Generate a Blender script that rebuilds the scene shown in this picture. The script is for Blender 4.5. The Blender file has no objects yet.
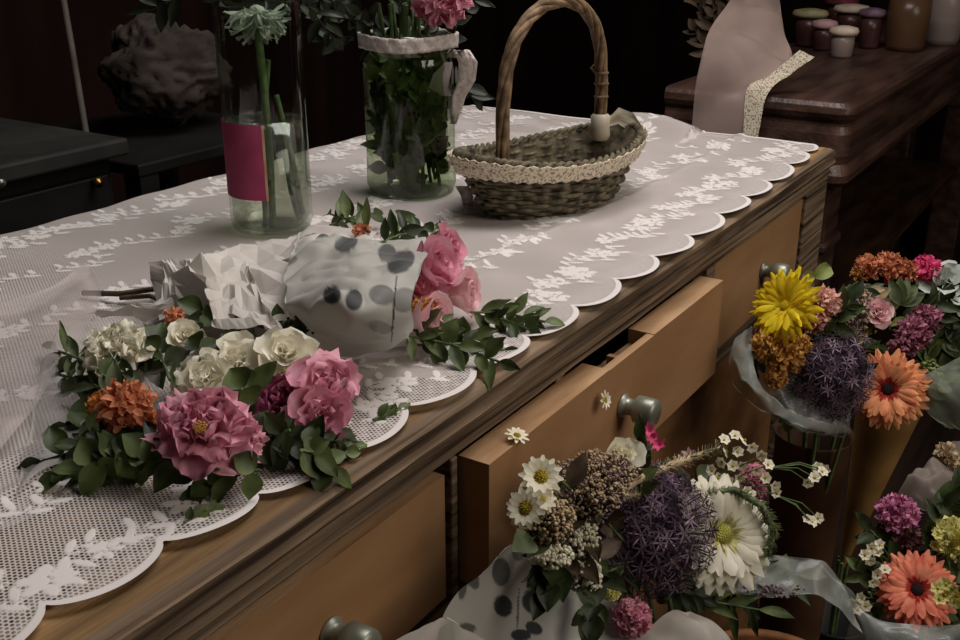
import bpy, math, random
import numpy as np
from mathutils import Vector, Matrix, noise

C = bpy.context.scene.collection
rnd = random.Random(7)
# ------------------------------------------------------------ camera
# dresser top is z = 0, its front edge runs along X at y = 0, the floor is z = -0.85
FPX, PITCH, YAW = 1055.0, math.radians(21.5), math.radians(32.4)
CAM = Vector((0, -0.375, 0.33))
hd = Vector((math.cos(YAW), math.sin(YAW), 0)); UP = Vector((0, 0, 1))
RT = hd.cross(UP).normalized()
FW = (hd * math.cos(PITCH) - UP * math.sin(PITCH)).normalized()
CU = RT.cross(FW).normalized()
cd = bpy.data.cameras.new('camera'); cam = bpy.data.objects.new('camera', cd); C.objects.link(cam)
cd.sensor_width = 36; cd.lens = 36 * FPX / 960; cd.clip_start = 0.02
cam.matrix_world = Matrix((( RT.x, CU.x, -FW.x, CAM.x), (RT.y, CU.y, -FW.y, CAM.y), (RT.z, CU.z, -FW.z, CAM.z), (0, 0, 0, 1)))
sc = bpy.context.scene; sc.camera = cam
sc.view_settings.view_transform = 'Standard'; sc.view_settings.look = 'None'
sc.view_settings.gamma = 1.0; sc.view_settings.use_curve_mapping = False
sc.view_settings.exposure = 0.0
W = bpy.data.worlds.new('world'); sc.world = W; W.use_nodes = True
W.node_tree.nodes['Background'].inputs[0].default_value = (0.80, 0.85, 1.0, 1)
W.node_tree.nodes['Background'].inputs[1].default_value = 0.03

def area(name, loc, target, size, power, col, sy=None):
    d = bpy.data.lights.new(name, 'AREA'); d.energy = power; d.color = col; d.size = size
    if sy: d.shape = 'RECTANGLE'; d.size_y = sy
    o = bpy.data.objects.new(name, d); C.objects.link(o); o.location = loc
    o.rotation_euler = (Vector(target) - Vector(loc)).to_track_quat('-Z', 'Y').to_euler()
    return o
area('ceiling_light', (1.25, 0.05, 1.35), (0.9, 0.1, 0), 0.9, 19.5, (1.0, 0.96, 0.94))
area('front_fill', (0.9, -1.7, 1.15), (1.0, 0.0, -0.2), 1.4, 20, (1.0, 0.90, 0.78))  # added broad fill from the front to soften shadows, not a lamp of the room

# ------------------------------------------------------------ measuring (turns a measured image point into a place on a plane)
def ray(px, py): return FW + RT * ((px - 480) / FPX) + CU * ((320 - py) / FPX)
def PZ(px, py, z=0.0):
    d = ray(px, py); return CAM + d * ((z - CAM.z) / d.z)
def PYP(px, py, Y):
    d = ray(px, py); return CAM + d * ((Y - CAM.y) / d.y)
def PX(px, py, X):
    d = ray(px, py); return CAM + d * ((X - CAM.x) / d.x)
def PD(px, py, D): return CAM + ray(px, py) * D

# ------------------------------------------------------------ materials
def srgb(c):
    return tuple(((v / 255) / 12.92 if v / 255 <= 0.04045 else (((v / 255) + 0.055) / 1.055) ** 2.4) for v in c) + (1.0,)
MATS = {}
def new_mat(name):
    m = bpy.data.materials.new(name); m.use_nodes = True
    nt = m.node_tree; return m, nt, nt.nodes, nt.links, nt.nodes['Principled BSDF']
def mat(name, c1, c2=None, scale=60, rough=0.7, spec=0.3, stretch=(1, 1, 1), bump=0.0, bscale=None, metal=0.0, trans=0.0, sheen=0, detail=4, lo=0.35, hi=0.65, coord='Object', sss=0):
    if name in MATS: return MATS[name]
    m, nt, N, L, b = new_mat(name)
    b.inputs['Roughness'].default_value = rough; b.inputs['Specular IOR Level'].default_value = spec
    b.inputs['Metallic'].default_value = metal
    tc = N.new('ShaderNodeTexCoord'); mp = N.new('ShaderNodeMapping'); mp.inputs['Scale'].default_value = stretch
    L.new(tc.outputs[coord], mp.inputs[0])
    if c2 is None: c2 = tuple(v * 0.8 for v in c1)
    n = N.new('ShaderNodeTexNoise'); n.inputs['Scale'].default_value = scale; n.inputs['Detail'].default_value = detail
    L.new(mp.outputs[0], n.inputs['Vector'])
    r = N.new('ShaderNodeValToRGB'); r.color_ramp.elements[0].position = lo; r.color_ramp.elements[1].position = hi
    r.color_ramp.elements[0].color = srgb(c2); r.color_ramp.elements[1].color = srgb(c1)
    L.new(n.outputs[0], r.inputs[0]); L.new(r.outputs[0], b.inputs['Base Color'])
    if bump:
        n2 = N.new('ShaderNodeTexNoise'); n2.inputs['Scale'].default_value = bscale or scale; n2.inputs['Detail'].default_value = 6
        L.new(mp.outputs[0], n2.inputs['Vector'])
        bp = N.new('ShaderNodeBump'); bp.inputs['Strength'].default_value = 1; bp.inputs['Distance'].default_value = bump
        L.new(n2.outputs[0], bp.inputs['Height']); L.new(bp.outputs[0], b.inputs['Normal'])
    if trans:   # thin translucent sheet: petals, leaves, paper, net
        out = N['Material Output']; t = N.new('ShaderNodeBsdfTranslucent'); mx = N.new('ShaderNodeMixShader')
        L.new(r.outputs[0], t.inputs[0]); mx.inputs[0].default_value = trans
        L.new(b.outputs[0], mx.inputs[1]); L.new(t.outputs[0], mx.inputs[2]); L.new(mx.outputs[0], out.inputs[0])
    MATS[name] = m; return m
def petal_mat(name, c, dark=None): return mat(name, c, dark or tuple(v * 0.72 for v in c), scale=70, rough=0.75, spec=0.15, trans=0.25, lo=0.3, hi=0.6)
def leaf_mat(name, c, dark=None): return mat(name, c, dark or tuple(v * 0.55 for v in c), scale=45, rough=0.5, spec=0.35, trans=0.15)

def sheer(name, col, alpha, rough=0.6, noise_amt=0.0, nscale=30):
    if name in MATS: return MATS[name]
    m, nt, N, L, b = new_mat(name)
    b.inputs['Base Color'].default_value = srgb(col); b.inputs['Roughness'].default_value = rough
    tr = N.new('ShaderNodeBsdfTransparent'); mx = N.new('ShaderNodeMixShader')
    L.new(tr.outputs[0], mx.inputs[1]); L.new(b.outputs[0], mx.inputs[2]); L.new(mx.outputs[0], N['Material Output'].inputs[0])
    if noise_amt:
        tc = N.new('ShaderNodeTexCoord'); n = N.new('ShaderNodeTexNoise'); n.inputs['Scale'].default_value = nscale
        L.new(tc.outputs['Object'], n.inputs['Vector'])
        mr = N.new('ShaderNodeMapRange'); mr.inputs[1].default_value = .3; mr.inputs[2].default_value = .7
        mr.inputs[3].default_value = alpha - noise_amt; mr.inputs[4].default_value = alpha + noise_amt
        L.new(n.outputs[0], mr.inputs[0]); L.new(mr.outputs[0], mx.inputs[0])
    else: mx.inputs[0].default_value = alpha
    MATS[name] = m; return m

def glass(name, tint, alpha_dark=0.15):
    m, nt, N, L, b = new_mat(name)
    tr = N.new('ShaderNodeBsdfTransparent'); tr.inputs[0].default_value = srgb(tint)
    g = N.new('ShaderNodeBsdfGlossy'); g.inputs['Roughness'].default_value = 0.08
    fr = N.new('ShaderNodeLayerWeight'); fr.inputs[0].default_value = 0.25
    mm = N.new('ShaderNodeMath'); mm.operation = 'MULTIPLY_ADD'; mm.inputs[1].default_value = 0.55; mm.inputs[2].default_value = 0.05
    L.new(fr.outputs['Facing'], mm.inputs[0])
    mx = N.new('ShaderNodeMixShader'); L.new(mm.outputs[0], mx.inputs[0]); L.new(tr.outputs[0], mx.inputs[1]); L.new(g.outputs[0], mx.inputs[2])
    L.new(mx.outputs[0], N['Material Output'].inputs[0]); MATS[name] = m; return m

# ------------------------------------------------------------ mesh builder
class MB:
    def __init__(s): s.v = []; s.f = []; s.m = []; s.a = []
    def add(s, vs, fs, mi=0, att=None):
        b = len(s.v); s.v.extend(tuple(x) for x in vs); s.f.extend(tuple(i + b for i in f) for f in fs); s.m.extend([mi] * len(fs))
        s.a.extend(att if att is not None else [0.0] * len(vs))
    def grid(s, rows, mi=0, closed=False, att=None):   # rows: list of lists of points
        nu, nv = len(rows), len(rows[0]); vs = [p for r in rows for p in r]; fs = []
        for i in range(nu - 1):
            for j in range(nv if closed else nv - 1):
                k = (j + 1) % nv
                fs.append((i * nv + j, i * nv + k, (i + 1) * nv + k, (i + 1) * nv + j))
        s.add(vs, fs, mi, att)
    def tube(s, pts, r, n=6, mi=0, caps=True):
        pts = [Vector(p) for p in pts]; rs = r if isinstance(r, (list, tuple)) else [r] * len(pts)
        rows = []; t0 = (pts[1] - pts[0]).normalized(); u = t0.orthogonal().normalized()
        for i, p in enumerate(pts):
            t = (pts[min(i + 1, len(pts) - 1)] - pts[max(i - 1, 0)]).normalized()
            u = (u - t * u.dot(t)); u = u.normalized() if u.length > 1e-6 else t.orthogonal().normalized()
            w = t.cross(u)
            rows.append([p + (u * math.cos(2 * math.pi * k / n) + w * math.sin(2 * math.pi * k / n)) * rs[i] for k in range(n)])
        s.grid(rows, mi, closed=True)
        if caps:
            s.add(rows[0], [tuple(reversed(range(n)))], mi); s.add(rows[-1], [tuple(range(n))], mi)
    def box(s, a, b, mi=0, bev=0.0):
        x0, y0, z0 = a; x1, y1, z1 = b
        vs = [(x0, y0, z0), (x1, y0, z0), (x1, y1, z0), (x0, y1, z0), (x0, y0, z1), (x1, y0, z1), (x1, y1, z1), (x0, y1, z1)]
        s.add(vs, [(0, 3, 2, 1), (4, 5, 6, 7), (0, 1, 5, 4), (1, 2, 6, 5), (2, 3, 7, 6), (3, 0, 4, 7)], mi)
    def lathe(s, prof, c=(0, 0, 0), n=40, mi=0, M=None, sx=1.0, sy=1.0):
        rows = []
        for r, z in prof:
            row = [Vector((c[0] + r * sx * math.cos(2 * math.pi * k / n), c[1] + r * sy * math.sin(2 * math.pi * k / n), c[2] + z)) for k in range(n)]
            if M: row = [M @ p for p in row]
            rows.append(row)
        s.grid(rows, mi, closed=True)
    def blob(s, c, r, mi=0, sq=1.0, M=None):
        rows = []
        for i in range(5):
            th = math.pi * (0.04 + 0.92 * i / 4)
            row = [Vector((r * math.sin(th) * math.cos(k * math.pi / 3), r * math.sin(th) * math.sin(k * math.pi / 3), r * sq * math.cos(th))) for k in range(6)]
            rows.append([(M @ p if M else p) + Vector(c) for p in row])
        s.grid(rows, mi, closed=True)
    def build(s, name, mats, parent=None, smooth=True, solid=0, bevel=0, sub=0):
        me = bpy.data.meshes.new(name); me.from_pydata(s.v, [], s.f)
        for m in (mats if isinstance(mats, (list, tuple)) else [mats]): me.materials.append(m)
        me.polygons.foreach_set('material_index', s.m)
        if smooth: me.polygons.foreach_set('use_smooth', [True] * len(s.f))
        if any(s.a):
            at = me.attributes.new('ink', 'FLOAT', 'POINT'); at.data.foreach_set('value', s.a)
        me.update()
        o = bpy.data.objects.new(name, me); C.objects.link(o)
        if parent: o.parent = parent
        if bevel:
            md = o.modifiers.new('b', 'BEVEL'); md.width = bevel; md.segments = 2; md.limit_method = 'ANGLE'
        if sub:
            md = o.modifiers.new('s', 'SUBSURF'); md.levels = sub; md.render_levels = sub
        if solid:
            md = o.modifiers.new('t', 'SOLIDIFY'); md.thickness = solid
        return o
def tag(o, label, cat, group=None):
    o['label'] = label; o['category'] = cat
    if group: o['group'] = group
    return o
def thing(name, label, cat, loc=(0, 0, 0), group=None):
    o = bpy.data.objects.new(name, None); C.objects.link(o); o.location = loc; o.empty_display_size = 0.02
    T_INV[o] = Vector(loc); return tag(o, label, cat, group)
T_INV = {}
def part(mb, name, mats, root, **kw):      # parts are authored in world coordinates
    r = root; off = Vector((0, 0, 0))
    while r is not None:
        off += r.location; r = r.parent
    mb.v = [(x - off.x, y - off.y, z - off.z) for x, y, z in mb.v]
    return mb.build(name, mats, root, **kw)
def struct(o): o['kind'] = 'structure'; return o

def frame(pos, nrm, spin=0.0):
    n = Vector(nrm).normalized(); q = n.to_track_quat('Z', 'Y')
    return Matrix.Translation(Vector(pos)) @ q.to_matrix().to_4x4() @ Matrix.Rotation(spin, 4, 'Z')

# ------------------------------------------------------------ petals, leaves, flowers
def petal(mb, M, yaw, L, Wd, el, curl, cup=0.2, ruf=0.0, r0=0.0, z0=0.0, nu=6, nv=5, mi=0, shape='round', seed=None, notch=0.0):
    sd = rnd.random() * 50 if seed is None else seed
    cy, sy = math.cos(yaw), math.sin(yaw); rows = []
    r, z = r0, z0; ds = L / nu
    for i in range(nu + 1):
        s = i / nu; e = el + curl * s
        if i: r += math.cos(e) * ds; z += math.sin(e) * ds
        if shape == 'round': w = Wd * (0.28 + 0.72 * math.sin(math.pi * min(1, s * 0.98 + 0.05) ** 1.25) ** 0.55 if s < 0.5 else math.sqrt(max(0.0, 1 - ((s - 0.5) / 0.5) ** 3.2)) * 1.0) if s > 0 else Wd * 0.25
        elif shape == 'wide': w = Wd * (0.25 + 0.75 * min(1, s * 1.5) ** 0.7) * (1 if s < 0.7 else math.sqrt(1 - 0.62 * ((s - 0.7) / 0.3) ** 2))
        elif shape == 'strap': w = Wd * (0.55 + 0.45 * min(1, s * 2)) * (math.sqrt(max(0.02, 1 - ((s - 0.75) / 0.26) ** 2)) if s > 0.75 else 1)
        else: w = Wd * max(0.02, math.sin(math.pi * (s * 0.97 + 0.015) ** .85) ** 1.1)          # pointed leaf
        row = []
        for j in range(nv):
            t = 2 * j / (nv - 1) - 1
            d = cup * w * t * t + ruf * s * s * noise.noise(Vector((sd, s * 3.0, t * 3.2 + sd))) * 1.8
            rr, zz = r - math.sin(e) * d, z + math.cos(e) * d
            if shape == 'wide':      # rounded, finely waved outer edge
                back = L * s * s * (.17 * t * t + (ruf / L) * .5 * noise.noise(Vector((t * 5 + sd, 3.1, 0))))
                rr -= math.cos(e) * back; zz -= math.sin(e) * back
            if notch and i == nu: rr -= notch * (1 - abs(t))
            p = Vector((rr * cy - w * t * sy, rr * sy + w * t * cy, zz)); row.append(M @ p)
        rows.append(row)
    mb.grid(rows, mi)

def fl(root, name, pos, nrm, mb, mats, label=None, sub=0):
    o = part(mb, name, mats, root, sub=sub)
    if label: o['label'] = label
    return o

def rose(root, pos, nrm, R, m, name='rose_bloom', label=None, open_=0.5, ruf=0.12, n=19):
    mb = MB(); M = frame(pos, nrm, rnd.random() * 6)
    for k in range(n):
        q = k / (n - 1); yaw = k * 2.399
        el = math.radians(100 - 70 * open_ * q - 25 * q * q)
        petal(mb, M, yaw, R * (0.75 + 0.4 * q), R * (0.33 + 0.42 * q), el, -math.radians(20 + 75 * q * open_), cup=0.55 - 0.25 * q, ruf=R * ruf,
              r0=R * 0.02 + R * 0.42 * q, z0=-R * 0.05 - R * 0.3 * q, nu=6, nv=6, shape='wide')
    return fl(root, name, pos, nrm, mb, [m], label)
def lisianthus(root, pos, nrm, R, m, name='lisianthus_bloom', label=None):
    mb = MB(); M = frame(pos, nrm, rnd.random() * 6)
    for k in range(22):
        q = k / 21
        petal(mb, M, k * 2.399, R * (0.8 + 0.35 * q), R * (0.36 + 0.2 * q), math.radians(88 - 62 * q), -math.radians(15 + 50 * q), cup=0.35, ruf=R * 0.34,
              r0=R * 0.03 + R * .15 * q, z0=-R * .1 * q, nu=7, nv=9, shape='wide')
    o = fl(root, name, pos, nrm, mb, [m], label); return o
def gerbera(root, pos, nrm, R, m, mc, m_in, name='gerbera_bloom', label=None, n=26, centre=0.16, ly=3, droop=0.15, wd=0.12):
    mb = MB(); M = frame(pos, nrm, rnd.random() * 6)
    for l in range(ly):
        f = 1 - 0.13 * l
        for k in range(n):
            petal(mb, M, 2 * math.pi * (k + 0.5 * l) / n + rnd.uniform(-.05, .05), R * f * rnd.uniform(.92, 1.03) - R * 0.12, R * wd * rnd.uniform(.9, 1.15), math.radians(14 + 9 * l) + rnd.uniform(-.08, .12),
                  -droop - math.radians(22) + rnd.uniform(-.1, .1), cup=-0.3, ruf=R * .05, r0=R * 0.12, z0=R * .015 * l, nu=5, nv=4, shape='strap')
    o = fl(root, name, pos, nrm, mb, [m], label)
    d = MB()
    for k in range(46):    # short inner florets
        petal(d, M, k * 2.399, R * (0.14 + 0.14 * rnd.random()), R * 0.025, math.radians(rnd.uniform(28, 60)), -.4, r0=R * centre * 0.8, z0=R * .03, nu=2, nv=3, mi=1, shape='strap')
    prof = [(R * centre * math.cos(a), R * (0.05 + centre * 0.45 * math.sin(a))) for a in [0, .3, .6, .9, 1.2, 1.5]]
    d.lathe(prof, n=16, M=M, mi=0)
    for k in range(60):
        a = k * 2.399; rr = R * centre * math.sqrt(k / 60) ; d.blob(M @ Vector((rr * math.cos(a), rr * math.sin(a), R * (.05 + centre * .42 * math.sqrt(max(0, 1 - k / 60))))), R * .018)
    part(d, 'disc', [mc, m_in], o); return o
def pompom(root, pos, nrm, R, m, name, label=None, n=90, wid=0.16, L=0.55, ruf=.2, dome=1.0, el0=75, shape='strap', flat=0.8):
    mb = MB(); M0 = frame(pos, nrm, rnd.random() * 6)
    for k in range(n):
        q = (k + .5) / n; th = q ** .6 * math.radians(105) * dome; a = k * 2.399
        d = Vector((math.sin(th) * math.cos(a), math.sin(th) * math.sin(a), math.cos(th) * flat))
        Mp = M0 @ frame(d * R * 0.5, d + Vector((rnd.uniform(-.2, .2), rnd.uniform(-.2, .2), .3)), rnd.random() * 6)
        petal(mb, Mp, rnd.random() * 6, R * L * rnd.uniform(.8, 1.15), R * wid, math.radians(el0), -math.radians(45), cup=.4, ruf=R * ruf, nu=4, nv=4, shape=shape)
    mb.lathe([(R * .5 * math.sin(t_), R * .5 * flat * math.cos(t_)) for t_ in (.05, .6, 1.2, 1.8, 2.4, 3.05)], M=M0, n=14)
    return fl(root, name, pos, nrm, mb, [m], label)
def starball(root, pos, nrm, R, ms, name, label=None, n=130, fr=0.22, k6=6, flat=.9, half=1.35):
    mb = MB(); M0 = frame(pos, nrm)
    prof = [(R * .72 * math.sin(a), R * .72 * flat * math.cos(a)) for a in [0.05, .4, .8, 1.2, 1.6, 2.0, 2.5, 3.0]]
    for k in range(n):
        q = (k + .5) / n; th = math.acos(1 - q * (1 - math.cos(half * math.pi / 1.5))); a = k * 2.399
        d = Vector((math.sin(th) * math.cos(a), math.sin(th) * math.sin(a), math.cos(th) * flat))
        rr = R * rnd.uniform(.74, 1.0)
        Mp = M0 @ frame(d * rr, d + Vector((rnd.uniform(-.4, .4), rnd.uniform(-.4, .4), rnd.uniform(-.4, .4))), rnd.random() * 6)
        for j in range(k6): petal(mb, Mp, j * 2 * math.pi / k6, R * fr * rnd.uniform(.8, 1.2), R * .015, .35, -.3, nu=3, nv=2, mi=k % len(ms), shape='leaf')
        if k % 2 == 0: mb.tube([M0 @ (d * R * .25), M0 @ (d * rr)], R * .012, 3, 0, caps=False)
    return fl(root, name, pos, nrm, mb, ms, label)
def fluff(root, pos, ext, mats, name, label=None, n=220, r=.0022, nrm=(0, 0, 1), stems=True, sq=1.0):
    """a head made of many tiny buds on branching stalks (statice, yarrow, wax flower); ext = half sizes along RT, CU, depth"""
    mb = MB(); P0 = Vector(pos); base = P0 - CU * ext[1] * 1.2 + FW * ext[2] * .3
    for k in range(n):
        while True:
            a = Vector((rnd.uniform(-1, 1), rnd.uniform(-1, 1), rnd.uniform(-1, 1)))
            if .25 < a.length < 1: break
        p = P0 + RT * a.x * ext[0] + CU * a.y * ext[1] + FW * a.z * ext[2]
        rr = r * rnd.uniform(.6, 1.3)
        Mr = Matrix.Rotation(rnd.random() * 6, 3, 'X') @ Matrix.Rotation(rnd.random() * 6, 3, 'Z')
        mb.blob(p, rr, mi=k % (len(mats) - 1), sq=rnd.uniform(.7, 1.5) * sq, M=Mr)
        if stems and k % 3 == 0: mb.tube([base.lerp(p, .4), base.lerp(p, .75) + RT * rnd.uniform(-.003, .003), p], .0005, 3, len(mats) - 1, caps=False)
    return fl(root, name, pos, nrm, mb, mats, label)
def leaf_blade(mb, p, d, nrm, L, Wd, mi=0, curl=-.5, shape='leaf', cup=.35):
    d = Vector(d).normalized(); n = Vector(nrm); n = (n - d * n.dot(d)).normalized(); s = n.cross(d)
    M = Matrix(((d.x, s.x, n.x, p[0]), (d.y, s.y, n.y, p[1]), (d.z, s.z, n.z, p[2]), (0, 0, 0, 1)))
    petal(mb, M, 0, L, Wd, .25, curl, cup=cup, ruf=L * .05, nu=6, nv=5, mi=mi, shape=shape)
def sprig(root, pts, L, Wd, mats, name='leaf_sprig', n=9, label=None, shape='leaf', both=True, side=None, stem=.0011, ang=.8, jit=.5):
    mb = MB(); pts = [Vector(p) for p in pts]; ml = mats
    mb.tube(pts, stem, 5, 1)
    for k in range(n):
        f = (k + .8) / n * (len(pts) - 1); i = min(int(f), len(pts) - 2); p = pts[i].lerp(pts[i + 1], f - i); t = (pts[i + 1] - pts[i]).normalized()
        s = (side or (CAM - p)).cross(t).normalized() * (1 if k % 2 else -1)
        d = t * math.cos(ang) + s * math.sin(ang) + Vector([rnd.uniform(-jit, jit) for _ in range(3)])
        if k == n - 1: d = t
        leaf_blade(mb, p, d, (CAM - p).normalized() + Vector([rnd.uniform(-.5, .5) for _ in range(3)]) + Vector((0, 0, .6)), L * rnd.uniform(.6, 1.35), Wd * rnd.uniform(.75, 1.35), 0, curl=rnd.uniform(-.7, .1), shape=shape)
    o = fl(root, name, pts[0], (0, 0, 1), mb, ml, label); return o
def stem_part(root, pts, m, r=.0018, name='stem'):
    mb = MB(); mb.tube(pts, r, 7); return part(mb, name, m, root)
def small_daisy(root, pos, nrm, R, mw, my, name='chamomile_bloom', n=12):
    mb = MB(); M = frame(pos, nrm, rnd.random() * 6)
    for l in range(2):
        for k in range(n): petal(mb, M, 2 * math.pi * (k + .5 * l) / n, R * (.8 - .15 * l), R * .17, .25 + .35 * l, -.3, r0=R * .2, nu=3, nv=3, shape='strap')
    for k in range(26):
        a = k * 2.399; rr = R * .3 * math.sqrt(k / 26); mb.blob(M @ Vector((rr * math.cos(a), rr * math.sin(a), R * .12 * (1.3 - k / 26))), R * .07, mi=1)
    return part(mb, name, [mw, my], root)
def wax(root, tip_pts, base, R, mats, name='waxflower_sprig', label=None):
    mb = MB(); base = Vector(base)
    for p in tip_pts:
        p = Vector(p); mid = base.lerp(p, .6) + UP * .006 + RT * rnd.uniform(-.003, .003)
        mb.tube([base, mid, p], .0006, 4, 2, caps=False)
        M = frame(p, (CAM - p).normalized() + Vector([rnd.uniform(-.9, .9) for _ in range(3)]), rnd.random() * 6)
        for k in range(6): petal(mb, M, k * 2 * math.pi / 6, R, R * .42, .6, -.5, cup=.4, r0=R * .08, nu=3, nv=3, shape='round')
        mb.blob(p + (CAM - p).normalized() * R * .2, R * .25, 1)
    return fl(root, name, base, (0, 0, 1), mb, mats, label)
def fuzzy(root, pts, r, mats, name='grass_plume', label=None, dens=26):
    mb = MB(); pts = [Vector(p) for p in pts]; n = len(pts)
    mb.tube(pts, [r * (.45 if 0 < i < n - 1 else .15) for i in range(n)], 7, 0)
    for i in range(n - 1):
        for k in range(dens):
            p = pts[i].lerp(pts[i + 1], rnd.random()); t = (pts[i + 1] - pts[i]).normalized()
            a = rnd.random() * 6.28; u = t.orthogonal().normalized(); w = t.cross(u); d = u * math.cos(a) + w * math.sin(a) + t * .5
            tap = math.sin(math.pi * (i + .7) / (n + .4)) ** .5
            mb.tube([p, p + d.normalized() * r * rnd.uniform(.7, 1.2) * tap], [.0006, .0002], 3, k % 2, caps=False)
    return fl(root, name, pts[0], (0, 0, 1), mb, mats, label)

# ------------------------------------------------------------ palette
mWoodFront = mat('drawer_front_wood', (172, 134, 98), (146, 108, 72), scale=7, stretch=(1, 3, 3), rough=.8, spec=.15, bump=.0002, bscale=90, lo=.2, hi=.8)
mWoodEdge = mat('drawer_edge_wood', (186, 150, 114), (152, 116, 82), scale=8, stretch=(1, 6, 6), rough=.8, spec=.15, bump=.0006, bscale=50)
mWeather = mat('weathered_wood', (146, 124, 102), (58, 45, 35), scale=3, stretch=(1, 26, 42), rough=.85, spec=.15, bump=.003, bscale=3.5, detail=8)
mTop = mat('worn_top_wood', (164, 130, 88), (100, 76, 50), scale=4, stretch=(1, 14, 14), rough=.8, spec=.2, bump=.002, bscale=14, detail=7)
mDarkWood = mat('dark_brown_wood', (84, 56, 38), (44, 28, 20), scale=5, stretch=(1, 5, 6), rough=.55, spec=.4, bump=.0015, bscale=20)
mLowWood = mat('lower_front_wood', (136, 98, 62), (92, 64, 40), scale=5, stretch=(2, 3, 3), rough=.8, spec=.15)
mTable = mat('mahogany', (92, 66, 56), (54, 37, 32), scale=4, stretch=(1, 6, 8), rough=.38, spec=.5, bump=.0012, bscale=16)
mBlack = mat('blackened_wood', (30, 29, 28), (14, 14, 14), scale=6, rough=.5, spec=.3)
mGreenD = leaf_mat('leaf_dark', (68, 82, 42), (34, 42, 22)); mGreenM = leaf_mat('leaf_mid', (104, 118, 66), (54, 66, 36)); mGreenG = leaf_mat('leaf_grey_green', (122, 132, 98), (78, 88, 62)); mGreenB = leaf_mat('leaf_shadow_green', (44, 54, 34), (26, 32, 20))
mGreenL = leaf_mat('leaf_light', (158, 170, 96), (110, 124, 60)); mStem = mat('green_stem', (96, 116, 70), (64, 84, 46), scale=80)
mTwig = mat('brown_twig', (92, 76, 58), (58, 46, 36), scale=80)
mWhiteP = petal_mat('petal_cream', (250, 245, 228), (232, 226, 202)); mPink = petal_mat('petal_pink', (236, 174, 190), (216, 134, 156)); mPinkL = petal_mat('petal_light_pink', (246, 208, 210), (236, 178, 186))
mPinkD = petal_mat('petal_deep_pink', (192, 104, 134), (146, 70, 98)); mOrange = petal_mat('petal_orange', (228, 160, 84), (188, 104, 50)); mRust = petal_mat('petal_rust', (220, 150, 112), (186, 108, 76))
mCoral = petal_mat('petal_coral', (252, 180, 128), (244, 146, 104)); mCoralD = petal_mat('petal_coral_deep', (246, 156, 124), (226, 112, 94)); mYellow = petal_mat('petal_yellow', (252, 228, 50), (238, 200, 30)); mOchre = petal_mat('petal_ochre', (222, 172, 100), (184, 130, 66))
mPeach = petal_mat('petal_peach', (238, 190, 176), (216, 150, 134)); mMauve = petal_mat('petal_mauve', (196, 130, 150), (150, 88, 108)); mHot = petal_mat('petal_magenta', (240, 100, 150), (210, 60, 116))
mOrchid = petal_mat('petal_orchid', (220, 146, 180), (180, 100, 142)); mPurpD = petal_mat('thistle_purple', (112, 90, 108), (76, 58, 76)); mPurpL = petal_mat('thistle_lilac', (166, 144, 160), (120, 98, 118)); mPurpK = petal_mat('thistle_dark', (66, 52, 62), (42, 32, 40))
mStat = petal_mat('statice_tan', (216, 194, 158), (176, 152, 120)); mStatP = petal_mat('statice_mauve', (180, 156, 152), (140, 116, 116)); mYarr = petal_mat('yarrow_cream', (255, 251, 232), (240, 232, 204)); mYel2 = petal_mat('pollen_yellow', (208, 186, 60), (150, 124, 30))
mCentre = mat('gerbera_centre', (52, 20, 22), (28, 10, 14), scale=120); mCentreY = mat('gerbera_green_centre', (196, 190, 92), (150, 146, 60), scale=120); mInRed = petal_mat('inner_red', (200, 66, 52), (150, 40, 36)); mInCream = petal_mat('inner_cream', (226, 220, 150))
mCreamY = petal_mat('petal_cream_yellow', (240, 236, 160), (206, 196, 110))
mMetal = mat('worn_nickel', (176, 178, 164), (128, 130, 118), scale=30, rough=.4, metal=.6)
mBrass = mat('dull_brass', (176, 140, 70), (120, 92, 40), scale=30, rough=.35, metal=1.0)

def paper_mat(name, base, ink, tr=.35, alpha=1.0):
    m, nt, N, L, b = new_mat(name)
    at = N.new('ShaderNodeAttribute'); at.attribute_name = 'ink'
    mx = N.new('ShaderNodeMix'); mx.data_type = 'RGBA'
    tc = N.new('ShaderNodeTexCoord'); nz = N.new('ShaderNodeTexNoise'); nz.inputs['Scale'].default_value = 14; L.new(tc.outputs['Object'], nz.inputs['Vector'])
    rp = N.new('ShaderNodeValToRGB'); rp.color_ramp.elements[0].position = .35; rp.color_ramp.elements[1].position = .65
    rp.color_ramp.elements[0].color = srgb(base); rp.color_ramp.elements[1].color = srgb(tuple(min(255, v * 1.08) for v in base)); L.new(nz.outputs[0], rp.inputs[0])
    L.new(rp.outputs[0], mx.inputs[6]); mx.inputs[7].default_value = srgb(ink)
    L.new(at.outputs['Fac'], mx.inputs[0]); L.new(mx.outputs[2], b.inputs['Base Color']); b.inputs['Roughness'].default_value = .6
    t = N.new('ShaderNodeBsdfTranslucent'); L.new(mx.outputs[2], t.inputs[0])
    s = N.new('ShaderNodeMixShader'); s.inputs[0].default_value = tr; L.new(b.outputs[0], s.inputs[1]); L.new(t.outputs[0], s.inputs[2])
    last = s
    if alpha < 1:
        tp = N.new('ShaderNodeBsdfTransparent'); s2 = N.new('ShaderNodeMixShader'); s2.inputs[0].default_value = alpha
        L.new(tp.outputs[0], s2.inputs[1]); L.new(s.outputs[0], s2.inputs[2]); last = s2
    L.new(last.outputs[0], N['Material Output'].inputs[0]); MATS[name] = m; return m
mPaper = paper_mat('eucalyptus_paper', (190, 188, 180), (60, 62, 64))
mPaperW = mat('white_paper', (226, 219, 211), (206, 198, 190), scale=20, rough=.7, trans=.2)
mCello = sheer('cloudy_cellophane', (168, 172, 166), .42, .25, .2, 22)
mCelloD = sheer('dim_cellophane', (140, 140, 140), .30, .2, .2, 26)
mTulle = sheer('tulle', (196, 170, 160), .5, .7, .18, 7)

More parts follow.
